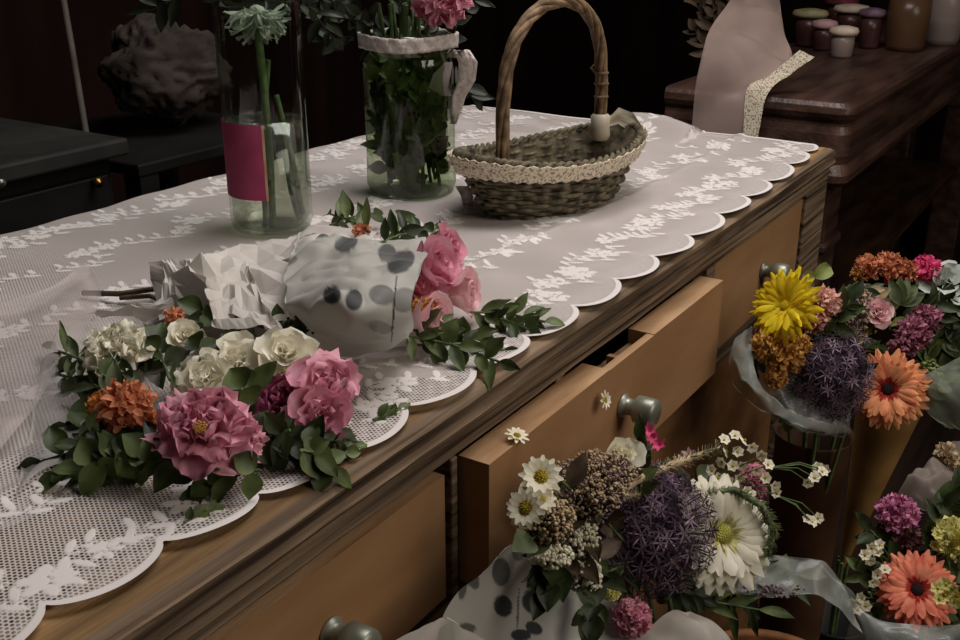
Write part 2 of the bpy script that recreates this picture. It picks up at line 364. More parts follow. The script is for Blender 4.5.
# ------------------------------------------------------------ room shell
def wallbox(name, a, b, m):
    mb = MB(); mb.box(a, b); return struct(mb.build(name, m, smooth=False))
mWall = mat('dark_maroon_panelling', (46, 28, 24), (30, 18, 16), scale=3, stretch=(3, 3, .5), rough=.85, spec=.08)
mWallL = mat('dark_wall', (30, 28, 26), (18, 17, 16), scale=3, rough=.9, spec=.08)
mFloor = mat('dark_floorboards', (46, 32, 24), (24, 16, 12), scale=3, stretch=(1, 8, 1), rough=.7, spec=.15)
wallbox('floor', (-2.2, -2.4, -0.9), (4.8, 2.2, -0.85), mFloor)
wallbox('ceiling', (-2.2, -2.4, 1.6), (4.8, 2.2, 1.65), mWallL)
wallbox('wall_back', (-2.2, 2.1, -0.85), (4.8, 2.2, 1.6), mWall)
wallbox('wall_right', (4.7, -2.4, -0.85), (4.8, 2.1, 1.6), mWall)
wallbox('wall_left', (-2.3, -2.4, -0.85), (-2.2, 2.2, 1.6), mWallL)
wallbox('wall_front', (-2.2, -2.5, -0.85), (4.8, -2.4, 1.6), mWallL)

# ------------------------------------------------------------ dresser
DX1, DD = 1.558, 0.63
dr = thing('dresser', 'long weathered wooden dresser with three top drawers under the lace runner', 'dresser', (0.8, 0.3, -0.85))
def rough_bar(x0, x1, prof, nx=160, amp=.0015, m=mWeather, name='top_board', seed=0, mi_fn=None, mats=None):
    mb = MB(); rows = []
    for i in range(nx + 1):
        x = x0 + (x1 - x0) * i / nx; row = []
        for k, (y, z) in enumerate(prof):
            a = amp * (0.25 if k in (0, len(prof) - 1) else 1)
            dx = 0
            n1 = noise.noise(Vector((x * 9 + seed, y * 60, z * 160))) + .6 * noise.noise(Vector((x * 30 + seed, y * 90, z * 250)))
            n2 = noise.noise(Vector((x * 11 + seed, y * 60 + 9, z * 160)))
            row.append((x, y + n1 * a, z + n2 * a * .6))
        rows.append(row)
    nv = len(prof); vs = [p for r in rows for p in r]; fs = []; ms = []
    for i in range(nx):
        for j in range(nv):
            k = (j + 1) % nv
            mb_f = (i * nv + j, (i + 1) * nv + j, (i + 1) * nv + k, i * nv + k); fs.append(mb_f); ms.append(mi_fn(j) if mi_fn else 0)
    mb.v = [tuple(p) for p in vs]; mb.f = fs; mb.m = ms; mb.a = [0.0] * len(vs)
    mb.add(rows[0], [tuple(range(nv))], 0); mb.add(rows[-1], [tuple(reversed(range(nv)))], 0)
    return part(mb, name, mats or m, dr, smooth=False)
# top board: profile (y,z) going round; first run along the top then down the worn front
prof = [(DD, 0), (.3, 0), (.10, 0), (.05, 0), (.025, 0), (.010, -.0005), (.003, -.002), (0, -.006), (.0015, -.010), (.0045, -.0125), (.001, -.015), (-.001, -.020), (.001, -.024), (.006, -.0265), (.02, -.0275), (.3, -.0275), (DD, -.0275)]
rough_bar(.02, DX1, prof, name='top_board', mats=[mTop, mWeather], mi_fn=lambda j: 0 if j < 5 or j > 13 else 1)
prof2 = [(.06, -.0280), (.012, -.0280), (.004, -.0295), (.003, -.034), (.0065, -.038), (.005, -.043), (.008, -.0465), (.06, -.0465)]
rough_bar(.03, 1.550, prof2, name='rail', m=mWeather, seed=5, amp=.001)
b = MB(); b.box((.03, .012, -.195), (1.55, .06, -.170)); part(b, 'lower_rail', mWeather, dr, smooth=False, bevel=.002)
def stile(x0, x1, z0=-.85, z1=-.047, y0=.006): 
    b = MB(); b.box((x0, y0, z0), (x1, .06, z1)); part(b, 'stile', mWeather, dr, smooth=False, bevel=.0015)
stile(.562, .570, -.168); stile(1.072, 1.098, -.168); stile(1.449, 1.552)
stile(.03, .075)
b = MB(); b.box((.03, .06, -.85), (.05, DD - .01, -.028)); b.box((1.532, .06, -.85), (1.552, DD - .01, -.028)); b.box((.05, DD - .03, -.85), (1.532, DD - .01, -.028)); part(b, 'carcass', mDarkWood, dr, smooth=False)
b = MB(); b.box((.05, .07, -.19), (1.532, DD - .03, -.18)); b.box((.05, .07, -.52), (1.532, DD - .03, -.51)); part(b, 'dust_board', mDarkWood, dr, smooth=False)

def knob(parent, x, y, z, s=1.3):
    b = MB(); M = frame((x, y, z), (0, -1, 0)); n = 24
    b.lathe([(0.0001, 0), (.0085 * s, 0), (.0088 * s, .0018 * s), (.0065 * s, .0035 * s), (.0055 * s, .008 * s), (.0075 * s, .010 * s), (.0098 * s, .0115 * s), (.0102 * s, .019 * s), (.0100 * s, .024 * s), (.0088 * s, .0262 * s), (.0001, .0268 * s)], n=n, M=M)
    return part(b, 'knob', mMetal, parent)
def drawer(x0, x1, yf, z0, z1, knobs, notch=None, th=.027, nm='drawer', m1=mWoodFront):
    d = MB()
    if notch:   # lock mortise: only a thin front lip stays
        d.box((x0, yf, z0), (notch[0], yf + th, z1)); d.box((notch[1], yf, z0), (x1, yf + th, z1))
        d.box((notch[0], yf, z0), (notch[1], yf + .008, z1 - .0008)); d.box((notch[0], yf + .008, z0), (notch[1], yf + th, z1 - .015))
        d.box((notch[0] + .035, yf + .008, z1 - .015), (notch[0] + .041, yf + .02, z1 - .004))
    else: d.box((x0, yf, z0), (x1, yf + th, z1))
    fr = part(d, nm, [m1, mWoodEdge], dr, smooth=False)
    for p in fr.data.polygons:
        if p.normal.z > .9: p.material_index = 1
    b = MB(); b.box((x0 + .004, yf + th, z0 + .008), (x0 + .016, .50, z1 - .012)); b.box((x1 - .016, yf + th, z0 + .008), (x1 - .004, .50, z1 - .012)); b.box((x0 + .016, .49, z0 + .008), (x1 - .016, .50, z1 - .012)); b.box((x0 + .016, yf + th, z0 + .008), (x1 - .016, .49, z0 + .014))
    part(b, 'drawer_box', mDarkWood, fr, smooth=False)
    for k in knobs: knob(fr, *k)
    return fr
kL = PYP(330, 632, .010); kM = PYP(622, 405, -.018); kR = PYP(762, 270, .010)
drawer(.08, .558, .010, -.166, -.059, [(kL.x, .010, kL.z), (.19, .010, kL.z)])
od = drawer(.575, 1.056, -.018, -.160, -.0500, [(kM.x, -.018, kM.z)], notch=(.775, .872))
drawer(1.104, 1.444, .010, -.167, -.052, [(kR.x, .010, kR.z)])
# splinter where the drawer edge has chipped
b = MB(); p = PZ(556, 383, -.049)
for k, (dx, w) in enumerate(((0, .006), (.007, .004), (.014, .003))):
    q = p + Vector((dx, .001 * k, 0)); b.add([q, q + Vector((w * 2, 0, 0)), q + Vector((w * 2.2, .003, .0025)), q + Vector((w * .4, .004, .002)), q + Vector((w, .002, -.002))], [(0, 1, 2, 3), (0, 4, 1), (1, 4, 2), (2, 4, 3), (3, 4, 0)])
part(b, 'splinter', mWoodEdge, od)
# lower tier: two broad drawers
for (xa, xb) in ((.08, .76), (.785, 1.444)):
    kk = [(xa + .17, .02, -.34), (xb - .17, .02, -.34)]
    drawer(xa, xb, .020, -.505, -.200, [], nm='drawer', m1=mLowWood)
stile(.763, .782, -.85, -.196)
b = MB(); b.box((.03, .014, -.56), (1.55, .06, -.51)); part(b, 'lower_rail', mDarkWood, dr, smooth=False, bevel=.002)
for (xa, xb) in ((.08, .76), (.785, 1.444)): drawer(xa, xb, .020, -.82, -.565, [], m1=mLowWood)

# ------------------------------------------------------------ lace runner
cusps = [(.035, .05), (.10, .048), (.175, .045), (.252, .042), (.323, .037), (.390, .030), (.453, .024), (.530, .024), (.612, .021), (.689, .019), (.769, .017), (.849, .015), (.935, .016), (1.024, .015), (1.118, .018), (1.211, .020), (1.300, .023), (1.400, .028), (1.490, .032), (1.553, .034)]
cx = np.array([c[0] for c in cusps]); cyy = np.array([c[1] for c in cusps])
def front_edge(x):
    x = np.clip(x, cx[0], cx[-1] - 1e-6); i = np.searchsorted(cx, x, side='right') - 1; i = np.clip(i, 0, len(cx) - 2)
    t = (x - cx[i]) / (cx[i + 1] - cx[i]); base = cyy[i] * (1 - t) + cyy[i + 1] * t
    w = (cx[i + 1] - cx[i]); return base - .235 * w * (4 * t * (1 - t)) ** .62
def cloth_z(x, y):
    z = .0046 + .0008 * np.sin(x * 23 + y * 31) + .0007 * np.sin(x * 61 - y * 17)
    # folds pushed up behind the basket, and low creases along the run
    z = z + .030 * np.exp(-((x - 1.50) / .035) ** 2) * np.clip(np.sin((y - .22) * 14 + .8), 0, 1) * (y > .2)
    z = z + .006 * np.exp(-((y - .135 - .02 * np.sin(x * 4)) / .006) ** 2) * (x < .6) * .6
    z = z + .003 * np.exp(-((y - .16 - .03 * np.sin(x * 3 + 1)) / .007) ** 2)
    return z
def motif_field(X, Y, rg):
    """density of the woven flowers: sprays of petals, leaves and curling stems"""
    D = np.zeros_like(X)
    def ell(cx_, cy_, a, b, th, v=1.0):
        m = (np.abs(X - cx_) < a + b) & (np.abs(Y - cy_) < a + b)
        if not m.any(): return
        dx, dy = X[m] - cx_, Y[m] - cy_; u = dx * math.cos(th) + dy * math.sin(th); w = -dx * math.sin(th) + dy * math.cos(th)
        D[m] = np.maximum(D[m], v * np.clip((1.25 - (u / a) ** 2 - (w / b) ** 2) * 2.5, 0, 1))
    for row, (y0, step, sz) in enumerate(((.060, .080, 1.35), (.150, .115, 1.35), (.26, .13, 1.4), (.38, .13, 1.4), (.49, .12, 1.4), (.585, .085, 1.5))):
        x = .04 + .04 * (row % 2)
        while x < 1.56:
            yy = y0 + rg.uniform(-.008, .008)
            for fl_ in range(3):
                fx, fy = x + rg.uniform(-.02, .02) * sz, yy + rg.uniform(-.014, .014) * sz; r = rg.uniform(.0045, .0075) * sz
                for k in range(6):
                    a = k * math.pi / 3 + rg.uniform(0, .3); ell(fx + r * math.cos(a), fy + r * math.sin(a), r * .62, r * .40, a)
                ell(fx, fy, r * .3, r * .3, 0)
            th = rg.uniform(-.5, .5)
            for k in range(16):
                s = (k - 8) * .0052 * sz; px = x + s * math.cos(th); py = yy + s * math.sin(th) + .010 * math.sin(s * 90) * sz
                ell(px, py, .0042, .0012, th, .9)
                sd = 1 if k % 2 else -1; ell(px + .003, py + sd * .0055 * sz, .0055 * sz, .0021 * sz, th + sd * 1.0)
            x += step * rg.uniform(.9, 1.1)
    return D
def lace_mesh():
    nx, ny = 1150, 400
    xs = np.linspace(.036, 1.552, nx); t = np.linspace(0, 1, ny); t = t ** 1.2
    e = front_edge(xs); X = np.repeat(xs[:, None], ny, 1); back = DD + .006
    Y = e[:, None] + (back - e[:, None]) * t[None, :]
    D = motif_field(X, Y, np.random.RandomState(4))
    dist = Y - e[:, None]
    hem = np.clip((.0070 - dist) / .0015, 0, 1)                              # thick scalloped hem
    band = .55 * np.clip((.034 - dist) / .01, 0, 1) * (0.5 + .5 * np.sin(X * 420) * np.sin(dist * 500))
    hemr = np.clip((X - 1.544) / .002, 0, 1); hemb = np.clip((Y - back + .012) / .003, 0, 1)
    D = np.maximum.reduce([D, hem, np.clip(band, 0, 1) * .8, hemr, hemb])
    Z = cloth_z(X, Y) + .0006 * D
    over = np.clip(Y - (DD - .004), 0, 1); Z = Z - over * 1.2
    Y2 = Y
    vs = np.stack([X, Y2, Z], -1).reshape(-1, 3)
    idx = np.arange(nx * ny).reshape(nx, ny)
    f = np.stack([idx[:-1, :-1], idx[1:, :-1], idx[1:, 1:], idx[:-1, 1:]], -1).reshape(-1, 4)
    me = bpy.data.meshes.new('lace_runner'); me.from_pydata(vs.tolist(), [], f.tolist())
    me.polygons.foreach_set('use_smooth', [True] * len(f))
    a = me.attributes.new('ink', 'FLOAT', 'POINT'); a.data.foreach_set('value', D.reshape(-1).astype(np.float32))
    o = bpy.data.objects.new('lace_runner', me); C.objects.link(o); return o
def lace_mat():
    m, nt, N, L, b = new_mat('lace')
    b.inputs['Roughness'].default_value = .85; b.inputs['Specular IOR Level'].default_value = .1
    at = N.new('ShaderNodeAttribute'); at.attribute_name = 'ink'
    tc = N.new('ShaderNodeTexCoord'); mp = N.new('ShaderNodeMapping'); mp.inputs['Scale'].default_value = (1, 1, 0.0); L.new(tc.outputs['Object'], mp.inputs[0])
    # hexagonal net: distance to the nearest of two offset square lattices
    def lattice(ox, oy):
        a = N.new('ShaderNodeVectorMath'); a.operation = 'ADD'; a.inputs[1].default_value = (ox, oy, 0); L.new(mp.outputs[0], a.inputs[0])
        s = N.new('ShaderNodeVectorMath'); s.operation = 'DIVIDE'; s.inputs[1].default_value = (.0030, .0052, 1); L.new(a.outputs[0], s.inputs[0])
        f = N.new('ShaderNodeVectorMath'); f.operation = 'FRACTION'; L.new(s.outputs[0], f.inputs[0])
        q = N.new('ShaderNodeVectorMath'); q.operation = 'SUBTRACT'; q.inputs[1].default_value = (.5, .5, 0); L.new(f.outputs[0], q.inputs[0])
        w = N.new('ShaderNodeVectorMath'); w.operation = 'MULTIPLY'; w.inputs[1].default_value = (.0030, .0052, 0); L.new(q.outputs[0], w.inputs[0])
        l = N.new('ShaderNodeVectorMath'); l.operation = 'LENGTH'; L.new(w.outputs[0], l.inputs[0]); return l.outputs['Value']
    mn = N.new('ShaderNodeMath'); mn.operation = 'MINIMUM'; L.new(lattice(0, 0), mn.inputs[0]); L.new(lattice(.0015, .0026), mn.inputs[1])
    hole = N.new('ShaderNodeMapRange'); hole.inputs[1].default_value = .00082; hole.inputs[2].default_value = .00115; L.new(mn.outputs[0], hole.inputs[0])
    mx_ = N.new('ShaderNodeMath'); mx_.operation = 'MAXIMUM'; L.new(hole.outputs[0], mx_.inputs[0]); L.new(at.outputs['Fac'], mx_.inputs[1])
    col = N.new('ShaderNodeMix'); col.data_type = 'RGBA'; col.inputs[6].default_value = srgb((196, 187, 182)); col.inputs[7].default_value = srgb((222, 215, 211)); L.new(at.outputs['Fac'], col.inputs[0]); L.new(col.outputs[2], b.inputs['Base Color'])
    tr = N.new('ShaderNodeBsdfTransparent'); ms = N.new('ShaderNodeMixShader'); L.new(mx_.outputs[0], ms.inputs[0]); L.new(tr.outputs[0], ms.inputs[1]); L.new(b.outputs[0], ms.inputs[2])
    L.new(ms.outputs[0], N['Material Output'].inputs[0]); return m
lace = lace_mesh(); lace.data.materials.append(lace_mat())
tag(lace, 'white floral lace runner with scalloped front hem spread over the dresser top', 'lace runner')
# plain underlay beneath the lace, set back from the front edge
b = MB(); rows = []
for i in range(120):
    x = .60 + (1.545 - .60) * i / 119; r_ = []
    for j in range(60):
        yf = float(front_edge(np.array(x))) + .004; y = yf + (DD - .004 - yf) * j / 59
        if x < .6: y = max(y, .1)
        r_.append((x, y, float(cloth_z(np.array(x), np.array(y))) - .0012))
    rows.append(r_)
b.grid(rows)
rows = []
for i in range(60):
    x = .04 + .56 * i / 59; yf = .118 + .012 * math.sin(x * 9) - .09 * max(0, (x - .45) / .15) ** 2
    rows.append([(x, yf + (DD - .004 - yf) * j / 59, float(cloth_z(np.array(x), np.array(yf + (DD - .004 - yf) * j / 59))) - .0012) for j in range(60)])
b.grid(rows)
tag(b.build('cloth_underlay', mat('underlay_cotton', (206, 196, 192), (192, 180, 176), scale=9, rough=.9, spec=.05)), 'plain pale cotton cloth lying underneath the lace runner', 'tablecloth')

# ------------------------------------------------------------ bottle (clear glass with pink label)
bp = PZ(273, 229, .003); BR = .0435
mGl = glass('clear_green_glass', (238, 244, 238)); mWater = glass('water', (236, 238, 226)); mGlJ = glass('jar_glass', (212, 224, 200))
bt = thing('glass_bottle', 'tall clear glass bottle with a pink label holding green stems', 'bottle', (bp.x, bp.y, .003))
b = MB(); z0 = .004
b.lathe([(.002, .004), (.034, .002), (.041, .004), (BR, .012), (BR, .235), (BR * .96, .255), (BR * .8, .275), (.021, .300), (.016, .315), (.0155, .375), (.0175, .378), (.0175, .388), (.0145, .388)], c=(bp.x, bp.y, z0), n=48)
part(b, 'glass_body', mGl, bt)
b = MB(); b.lathe([(.002, .006), (.034, .006), (BR - .003, .014), (BR - .003, .118), (.002, .118)], c=(bp.x, bp.y, z0), n=40); part(b, 'water', mWater, bt)
b = MB(); rows = []
av = math.atan2(CAM.y - bp.y, CAM.x - bp.x)
for i in range(13):
    z = .046 + .078 * i / 12; rows.append([(bp.x + (BR + .0006) * math.cos(av - 1.9 + 1.82 * k / 24), bp.y + (BR + .0006) * math.sin(av - 1.9 + 1.82 * k / 24), z) for k in range(25)])
b.grid(rows); b2 = part(b, 'label', mat('pink_label', (176, 72, 112), (150, 52, 88), scale=24, rough=.6), bt)
b = MB(); rows = []
for i in range(2):
    z = .046 + .078 * i; rows.append([(bp.x + (BR + .0009) * math.cos(av - .10 + .03 * k), bp.y + (BR + .0009) * math.sin(av - .10 + .03 * k), z) for k in range(3)])
b.grid(rows); part(b, 'label_border', mat('gold_border', (206, 168, 140), (180, 130, 100)), b2)
bq = thing('stem_arrangement', 'green stems with a drooping pale flower standing in the glass bottle', 'flowers', (bp.x, bp.y, .01))
def bl(px, py, dd=0.0):   # a point in the bottle's own upright plane
    d = ray(px, py); nrm = Vector((CAM.x - bp.x, CAM.y - bp.y, 0)).normalized(); k = (Vector((bp.x, bp.y, 0)) + nrm * dd - CAM).dot(nrm) / d.dot(nrm); return CAM + d * k
def inb(px, py, z, k): return bl(px, py, k)
stem_part(bq, [bl(258, 30), bl(264, 90), bl(270, 160), bl(273, 230)], mStem, .0042)
stem_part(bq, [bl(276, 95, -.005), bl(290, 150, .01), bl(303, 214, .01)], mStem, .0032)
stem_part(bq, [bl(285, 150, -.01), bl(292, 190), bl(300, 220, .005)], mStem, .004)
stem_part(bq, [bl(268, 60, -.01), bl(262, 150, -.01), bl(266, 226, -.01)], mStem, .003)
pompom(bq, bl(257, 12), bl(257, 60) - bl(257, 12), .018, petal_mat('petal_pale_sage', (188, 196, 180), (140, 150, 132)), 'drooping_bloom', n=90, wid=.13, L=1.5, el0=88)
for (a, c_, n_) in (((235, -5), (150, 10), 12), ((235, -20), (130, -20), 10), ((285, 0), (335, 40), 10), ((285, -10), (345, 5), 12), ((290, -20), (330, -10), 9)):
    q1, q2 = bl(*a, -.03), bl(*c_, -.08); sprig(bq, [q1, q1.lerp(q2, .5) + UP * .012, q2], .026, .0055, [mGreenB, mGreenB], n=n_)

# ------------------------------------------------------------ glass jar with ribbon
jp = PZ(412, 192, .003); JR = .0535
jr = thing('glass_jar', 'wide ribbed glass jar with a lace ribbon tied round its rim', 'jar', (jp.x, jp.y, .003))
b = MB(); n = 72; rows = []
JP = [(.002, .004), (.8, .002), (.95, .005), (1, .014), (.985, .05), (.985, .10), (1.0, .15), (.94, .163), (.92, .168), (1.04, .176), (1.06, .186), (1.03, .19), (.98, .19)]
for i, (r, z) in enumerate(JP):
    rows.append([(jp.x + JR * r * (1 + (.012 * math.cos(k * math.pi) if 3 <= i <= 6 else 0)) * math.cos(2 * math.pi * k / n), jp.y + JR * r * (1 + (.012 * math.cos(k * math.pi) if 3 <= i <= 6 else 0)) * math.sin(2 * math.pi * k / n), .003 + z) for k in range(n)])
b.grid(rows, closed=True); part(b, 'glass_body', mGlJ, jr)
mLaceR = mat('ribbon_lace', (228, 216, 210), (190, 178, 172), scale=160, rough=.85, bump=.001, bscale=300)
b = MB(); rows = []
for i in range(6):
    rows.append([(jp.x + (JR * 1.075 + .001 * math.sin(k * 1.3 + i) + (.0012 if i in (0, 5) and k % 2 else 0)) * math.cos(2 * math.pi * k / 90), jp.y + (JR * 1.075 + .001 * math.sin(k * 1.3 + i)) * math.sin(2 * math.pi * k / 90), .176 + .016 * i / 5 + .0012 * math.sin(k * .21) + (.0008 if k % 2 and i in (0, 5) else 0)) for k in range(90)])
b.grid(rows, closed=True); rb = part(b, 'ribbon', mLaceR, jr, solid=.0012)
def jl(px, py, dd=0.0):
    d = ray(px, py); nrm = Vector((CAM.x - jp.x, CAM.y - jp.y, 0)).normalized(); k = (Vector((jp.x, jp.y, 0)) + nrm * dd - CAM).dot(nrm) / d.dot(nrm); return CAM + d * k
def strip(mb, pts, widths, side, wav=.0015, mi=0):
    rows = []
    for i, p in enumerate(pts):
        p = Vector(p); rows.append([p + side * widths[i] * (j / 6 - .5) * 2 + (CAM - p).normalized() * wav * math.sin(i * 1.9 + j * 1.5) + (side * .0012 if j in (0, 6) and i % 2 else Vector()) for j in range(7)])
    mb.grid(rows, mi)
b = MB(); strip(b, [jl(450, 58, .02), jl(460, 50, .024), jl(468, 62, .022), jl(466, 80, .02), jl(459, 96, .018), jl(455, 112, .016), jl(453, 124, .015)], [.006, .010, .011, .010, .008, .006, .004], RT); part(b, 'bow_tail', mLaceR, rb, solid=.001)
b = MB(); strip(b, [jl(449, 62, .03), jl(441, 74, .036), jl(438, 88, .036), jl(446, 96, .034)], [.004, .010, .011, .006], RT); part(b, 'bow_loop', sheer('ribbon_gauze', (196, 184, 184), .6), rb)
ja = thing('jar_arrangement', 'leafy stems and pink blooms standing in the ribbed jar', 'flowers', (jp.x, jp.y, .01))
for k in range(14):
    a = k * 2.4; r_ = JR * .75 * math.sqrt((k + .5) / 14)
    stem_part(ja, [(jp.x + r_ * math.cos(a), jp.y + r_ * math.sin(a), .012), (jp.x + r_ * .6 * math.cos(a + .5), jp.y + r_ * .6 * math.sin(a + .5), .12), (jp.x + r_ * .9 * math.cos(a + 1), jp.y + r_ * .9 * math.sin(a + 1), .225)], mStem, .0022)
for k in range(60):
    a = k * 2.4; r_ = JR * .72 * math.sqrt((k + .5) / 60); z = .012 + .135 * ((k * 17) % 60) / 60
    q = Vector((jp.x + r_ * math.cos(a), jp.y + r_ * math.sin(a), z)); sprig(ja, [q, q + Vector((.004 * math.cos(a), .004 * math.sin(a), .03))], .022, .008, [mGreenM if k % 3 else mGreenD, mStem], n=5)
pompom(ja, jl(440, -3, .03), CAM - jl(440, 0) - UP * .4, .034, mPink, 'pink_carnation', n=110, wid=.13, L=.6, ruf=.15)
pompom(ja, jl(381, -12, .02), UP, .022, mPink, 'pink_carnation', n=60, wid=.13)
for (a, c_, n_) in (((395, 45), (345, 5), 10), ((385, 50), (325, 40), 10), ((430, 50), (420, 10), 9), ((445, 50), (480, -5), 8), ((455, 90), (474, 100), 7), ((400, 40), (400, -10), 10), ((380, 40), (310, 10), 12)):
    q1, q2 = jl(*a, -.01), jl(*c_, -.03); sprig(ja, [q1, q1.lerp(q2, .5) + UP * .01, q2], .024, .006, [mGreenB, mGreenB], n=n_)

# ------------------------------------------------------------ wicker basket
bc = PZ(552, 154, .062); bc.z = .0025
e1 = (PZ(632, 145, .04) - PZ(478, 178, .04)); e1.z = 0; e1.normalize(); e2 = Vector((-e1.y, e1.x, 0))
bk = thing('wicker_basket', 'small oval wicker basket with an arched twisted handle and lace trimmed rim', 'basket', (bc.x, bc.y, .0025))
mWick = mat('grey_wicker', (128, 118, 96), (62, 56, 46), scale=90, rough=.8, spec=.2, bump=.0008, bscale=200)
mRope = mat('handle_wicker', (146, 120, 92), (92, 72, 52), scale=70, rough=.7, spec=.25)
A0, B0, A1, B1 = .088, .048, .132, .069       # half axes at the foot and at the rim
def rimz(th): return .062 + .014 * abs(math.cos(th)) ** 2
def bpt(th, f, k=1.0, zz=None):
    a = A0 + (A1 - A0) * f ** .8; b_ = B0 + (B1 - B0) * f ** .8
    z = rimz(th) * f if zz is None else zz
    return bc + e1 * a * k * math.cos(th) + e2 * b_ * k * math.sin(th) + Vector((0, 0, z))
b = MB(); rows_n = 13; NS = 130
for r_ in range(rows_n):
    f = (r_ + .5) / rows_n; pts = []
    for k in range(NS):
        th = 2 * math.pi * k / NS; off = .0030 * math.sin(th * 15 + math.pi * (r_ % 2)); p = bpt(th, f); d = (p - bc); d.z = 0; d.normalize(); pts.append((p + d * off, d))
    rows = []
    for p, d in pts:
        rows.append([p + d * .0028 * math.cos(a) + UP * .0034 * math.sin(a) * (.85 + .25 * math.sin(r_ * 2.3 + p.x * 60)) for a in [0, 1.05, 2.09, 3.14, 4.19, 5.24]])
    rows.append(rows[0]); b.grid(rows, closed=True)
for k in range(30):
    th = 2 * math.pi * k / 30; b.tube([bpt(th, f / 6, .985) for f in range(7)], .0018, 5)
rows = [[bc + Vector((0, 0, .004))] * 30, [bpt(2 * math.pi * k / 30, 0.02, 1, .004) for k in range(30)]]
b.grid(rows, closed=True)
rows = []
for i in range(8): rows.append([bpt(2 * math.pi * k / 60, i / 7, .955) for k in range(60)])
b.grid(rows, closed=True)
part(b, 'woven_body', mWick, bk)
b = MB()
for s in (0, math.pi):
    pts = []
    for k in range(241):
        th = 2 * math.pi * k / 240; p = bpt(th, 1.0); d = p - bc; d.z = 0; d.normalize()
        pts.append(p + d * .0028 * math.cos(th * 36 + s) + UP * .0028 * math.sin(th * 36 + s))
    b.tube(pts, .0028, 6)
part(b, 'rim', mWick, bk)
b = MB(); rows = []
for i in range(9):
    row = []
    for k in range(200):
        th = 2 * math.pi * k / 200; f = 1.02 - .29 * i / 8; p = bpt(th, f, 1.085 + (.02 if i in (4,) else 0) * abs(math.sin(k * .8))); row.append(p + UP * (.0012 * math.sin(k * 1.57) * (i in (0, 8))))
    rows.append(row)
b.grid(rows, closed=True)
mTrim = mat('cream_lace_trim', (226, 212, 190), (150, 138, 116), scale=330, rough=.9, lo=.38, hi=.5, detail=1, bump=.001, bscale=330)
part(b, 'lace_trim', mTrim, bk, solid=.001)
# handle: twisted canes over a tall arch
h0 = bpt(math.radians(203), .8, .86); h1 = bpt(math.radians(20), .85, .86)
HH = .168
ctr = []
NT = 90
for k in range(NT + 1):
    t = k / NT; a = math.pi * t; p = h0.lerp(h1, (.5 - .5 * math.cos(a)) * 1.06 - .03 + .03 * math.cos(a) ** 8 * (-1 if t > .5 else 1)) ; p.z = h0.z * (1 - t) + h1.z * t + HH * math.sin(a) ** .55; ctr.append(p)
b = MB()
for s in range(5):
    pts = []
    for k, p in enumerate(ctr):
        t = (ctr[min(k + 1, NT)] - ctr[max(k - 1, 0)]).normalized(); u = e2; w = t.cross(u).normalized(); a = k * .16 + s * 2 * math.pi / 5
        pts.append(p + (u * math.cos(a) + w * math.sin(a)) * .0044)
    b.tube(pts, .0036, 6)
b.tube([ctr[3], ctr[0] - UP * .02], .004, 6)
part(b, 'handle', mRope, bk)
b = MB()
for z_ in range(3):
    p = ctr[-4 - z_ * 2]; b.lathe([(.0075, -.002), (.0095, 0), (.0075, .002)], c=p, n=14)
b.tube([ctr[-8] - RT * .006, ctr[-8] - RT * .013 + UP * .006, ctr[-8] - RT * .007 + UP * .011, ctr[-8]], .002, 6)
part(b, 'handle_binding', mRope, bk)
mSatin = mat('cream_satin', (226, 216, 196), (196, 184, 162), scale=30, rough=.4, spec=.5)
b = MB(); q = ctr[-1] + UP * .014
b.lathe([(.010, -.018), (.013, -.012), (.0115, 0), (.012, .010), (.009, .014)], c=q, n=20)
strip(b, [q + RT * .006, q + RT * .022 + UP * .010, q + RT * .040 + UP * .002, q + RT * .052 - UP * .010], [.004, .010, .012, .006], UP.cross(FW).cross(RT).normalized() if False else UP, wav=.002)
part(b, 'satin_bow', mSatin, bk)
pet = MB()
for k in range(150):
    a = rnd.random() * 6.28; r_ = math.sqrt(rnd.random()) * .88; f = .55; aa = A0 + (A1 - A0) * f; bb = B0 + (B1 - B0) * f
    p = bc + e1 * aa * r_ * math.cos(a) + e2 * bb * r_ * math.sin(a) + UP * (.026 + rnd.random() * .008)
    leaf_blade(pet, p, (rnd.uniform(-1, 1), rnd.uniform(-1, 1), rnd.uniform(-.2, .5)), (0, 0, 1), .012, .005, mi=k % 2, shape='round')
rows = [[bc + UP * .020] * 30, [bpt(2 * math.pi * k / 30, .36, .93) for k in range(30)]]; pet.grid(rows, closed=True, mi=1)
po = pet.build('dried_petals', [petal_mat('dried_burgundy', (110, 56, 48), (64, 30, 28)), petal_mat('dried_brown', (92, 70, 52), (54, 38, 28))])
po['kind'] = 'stuff'; tag(po, 'heap of dried burgundy petals inside the wicker basket', 'petals')
# ribbon of lace dangling beside the jar
b = MB(); strip(b, [PZ(462, 186, .03), PZ(466, 196, .018), PZ(468, 206, .006)], [.008, .007, .006], RT)
tag(b.build('lace_scrap', mLaceR, solid=.0008), 'short frayed lace scrap between the ribbed jar and basket', 'lace')

# ------------------------------------------------------------ bouquet of loose flowers (left)
def toward(p, up=.8, dx=0, dz=0):
    v = (CAM - Vector(p)).normalized() * (1 - up * .4) + UP * up + RT * dx; return v
qa = thing('mixed_bouquet', 'loose bouquet of cream, orange and pink blooms lying on white paper', 'bouquet', tuple(PZ(200, 410, .003)))
def AQ(px, py, z): return PZ(px, py, z)
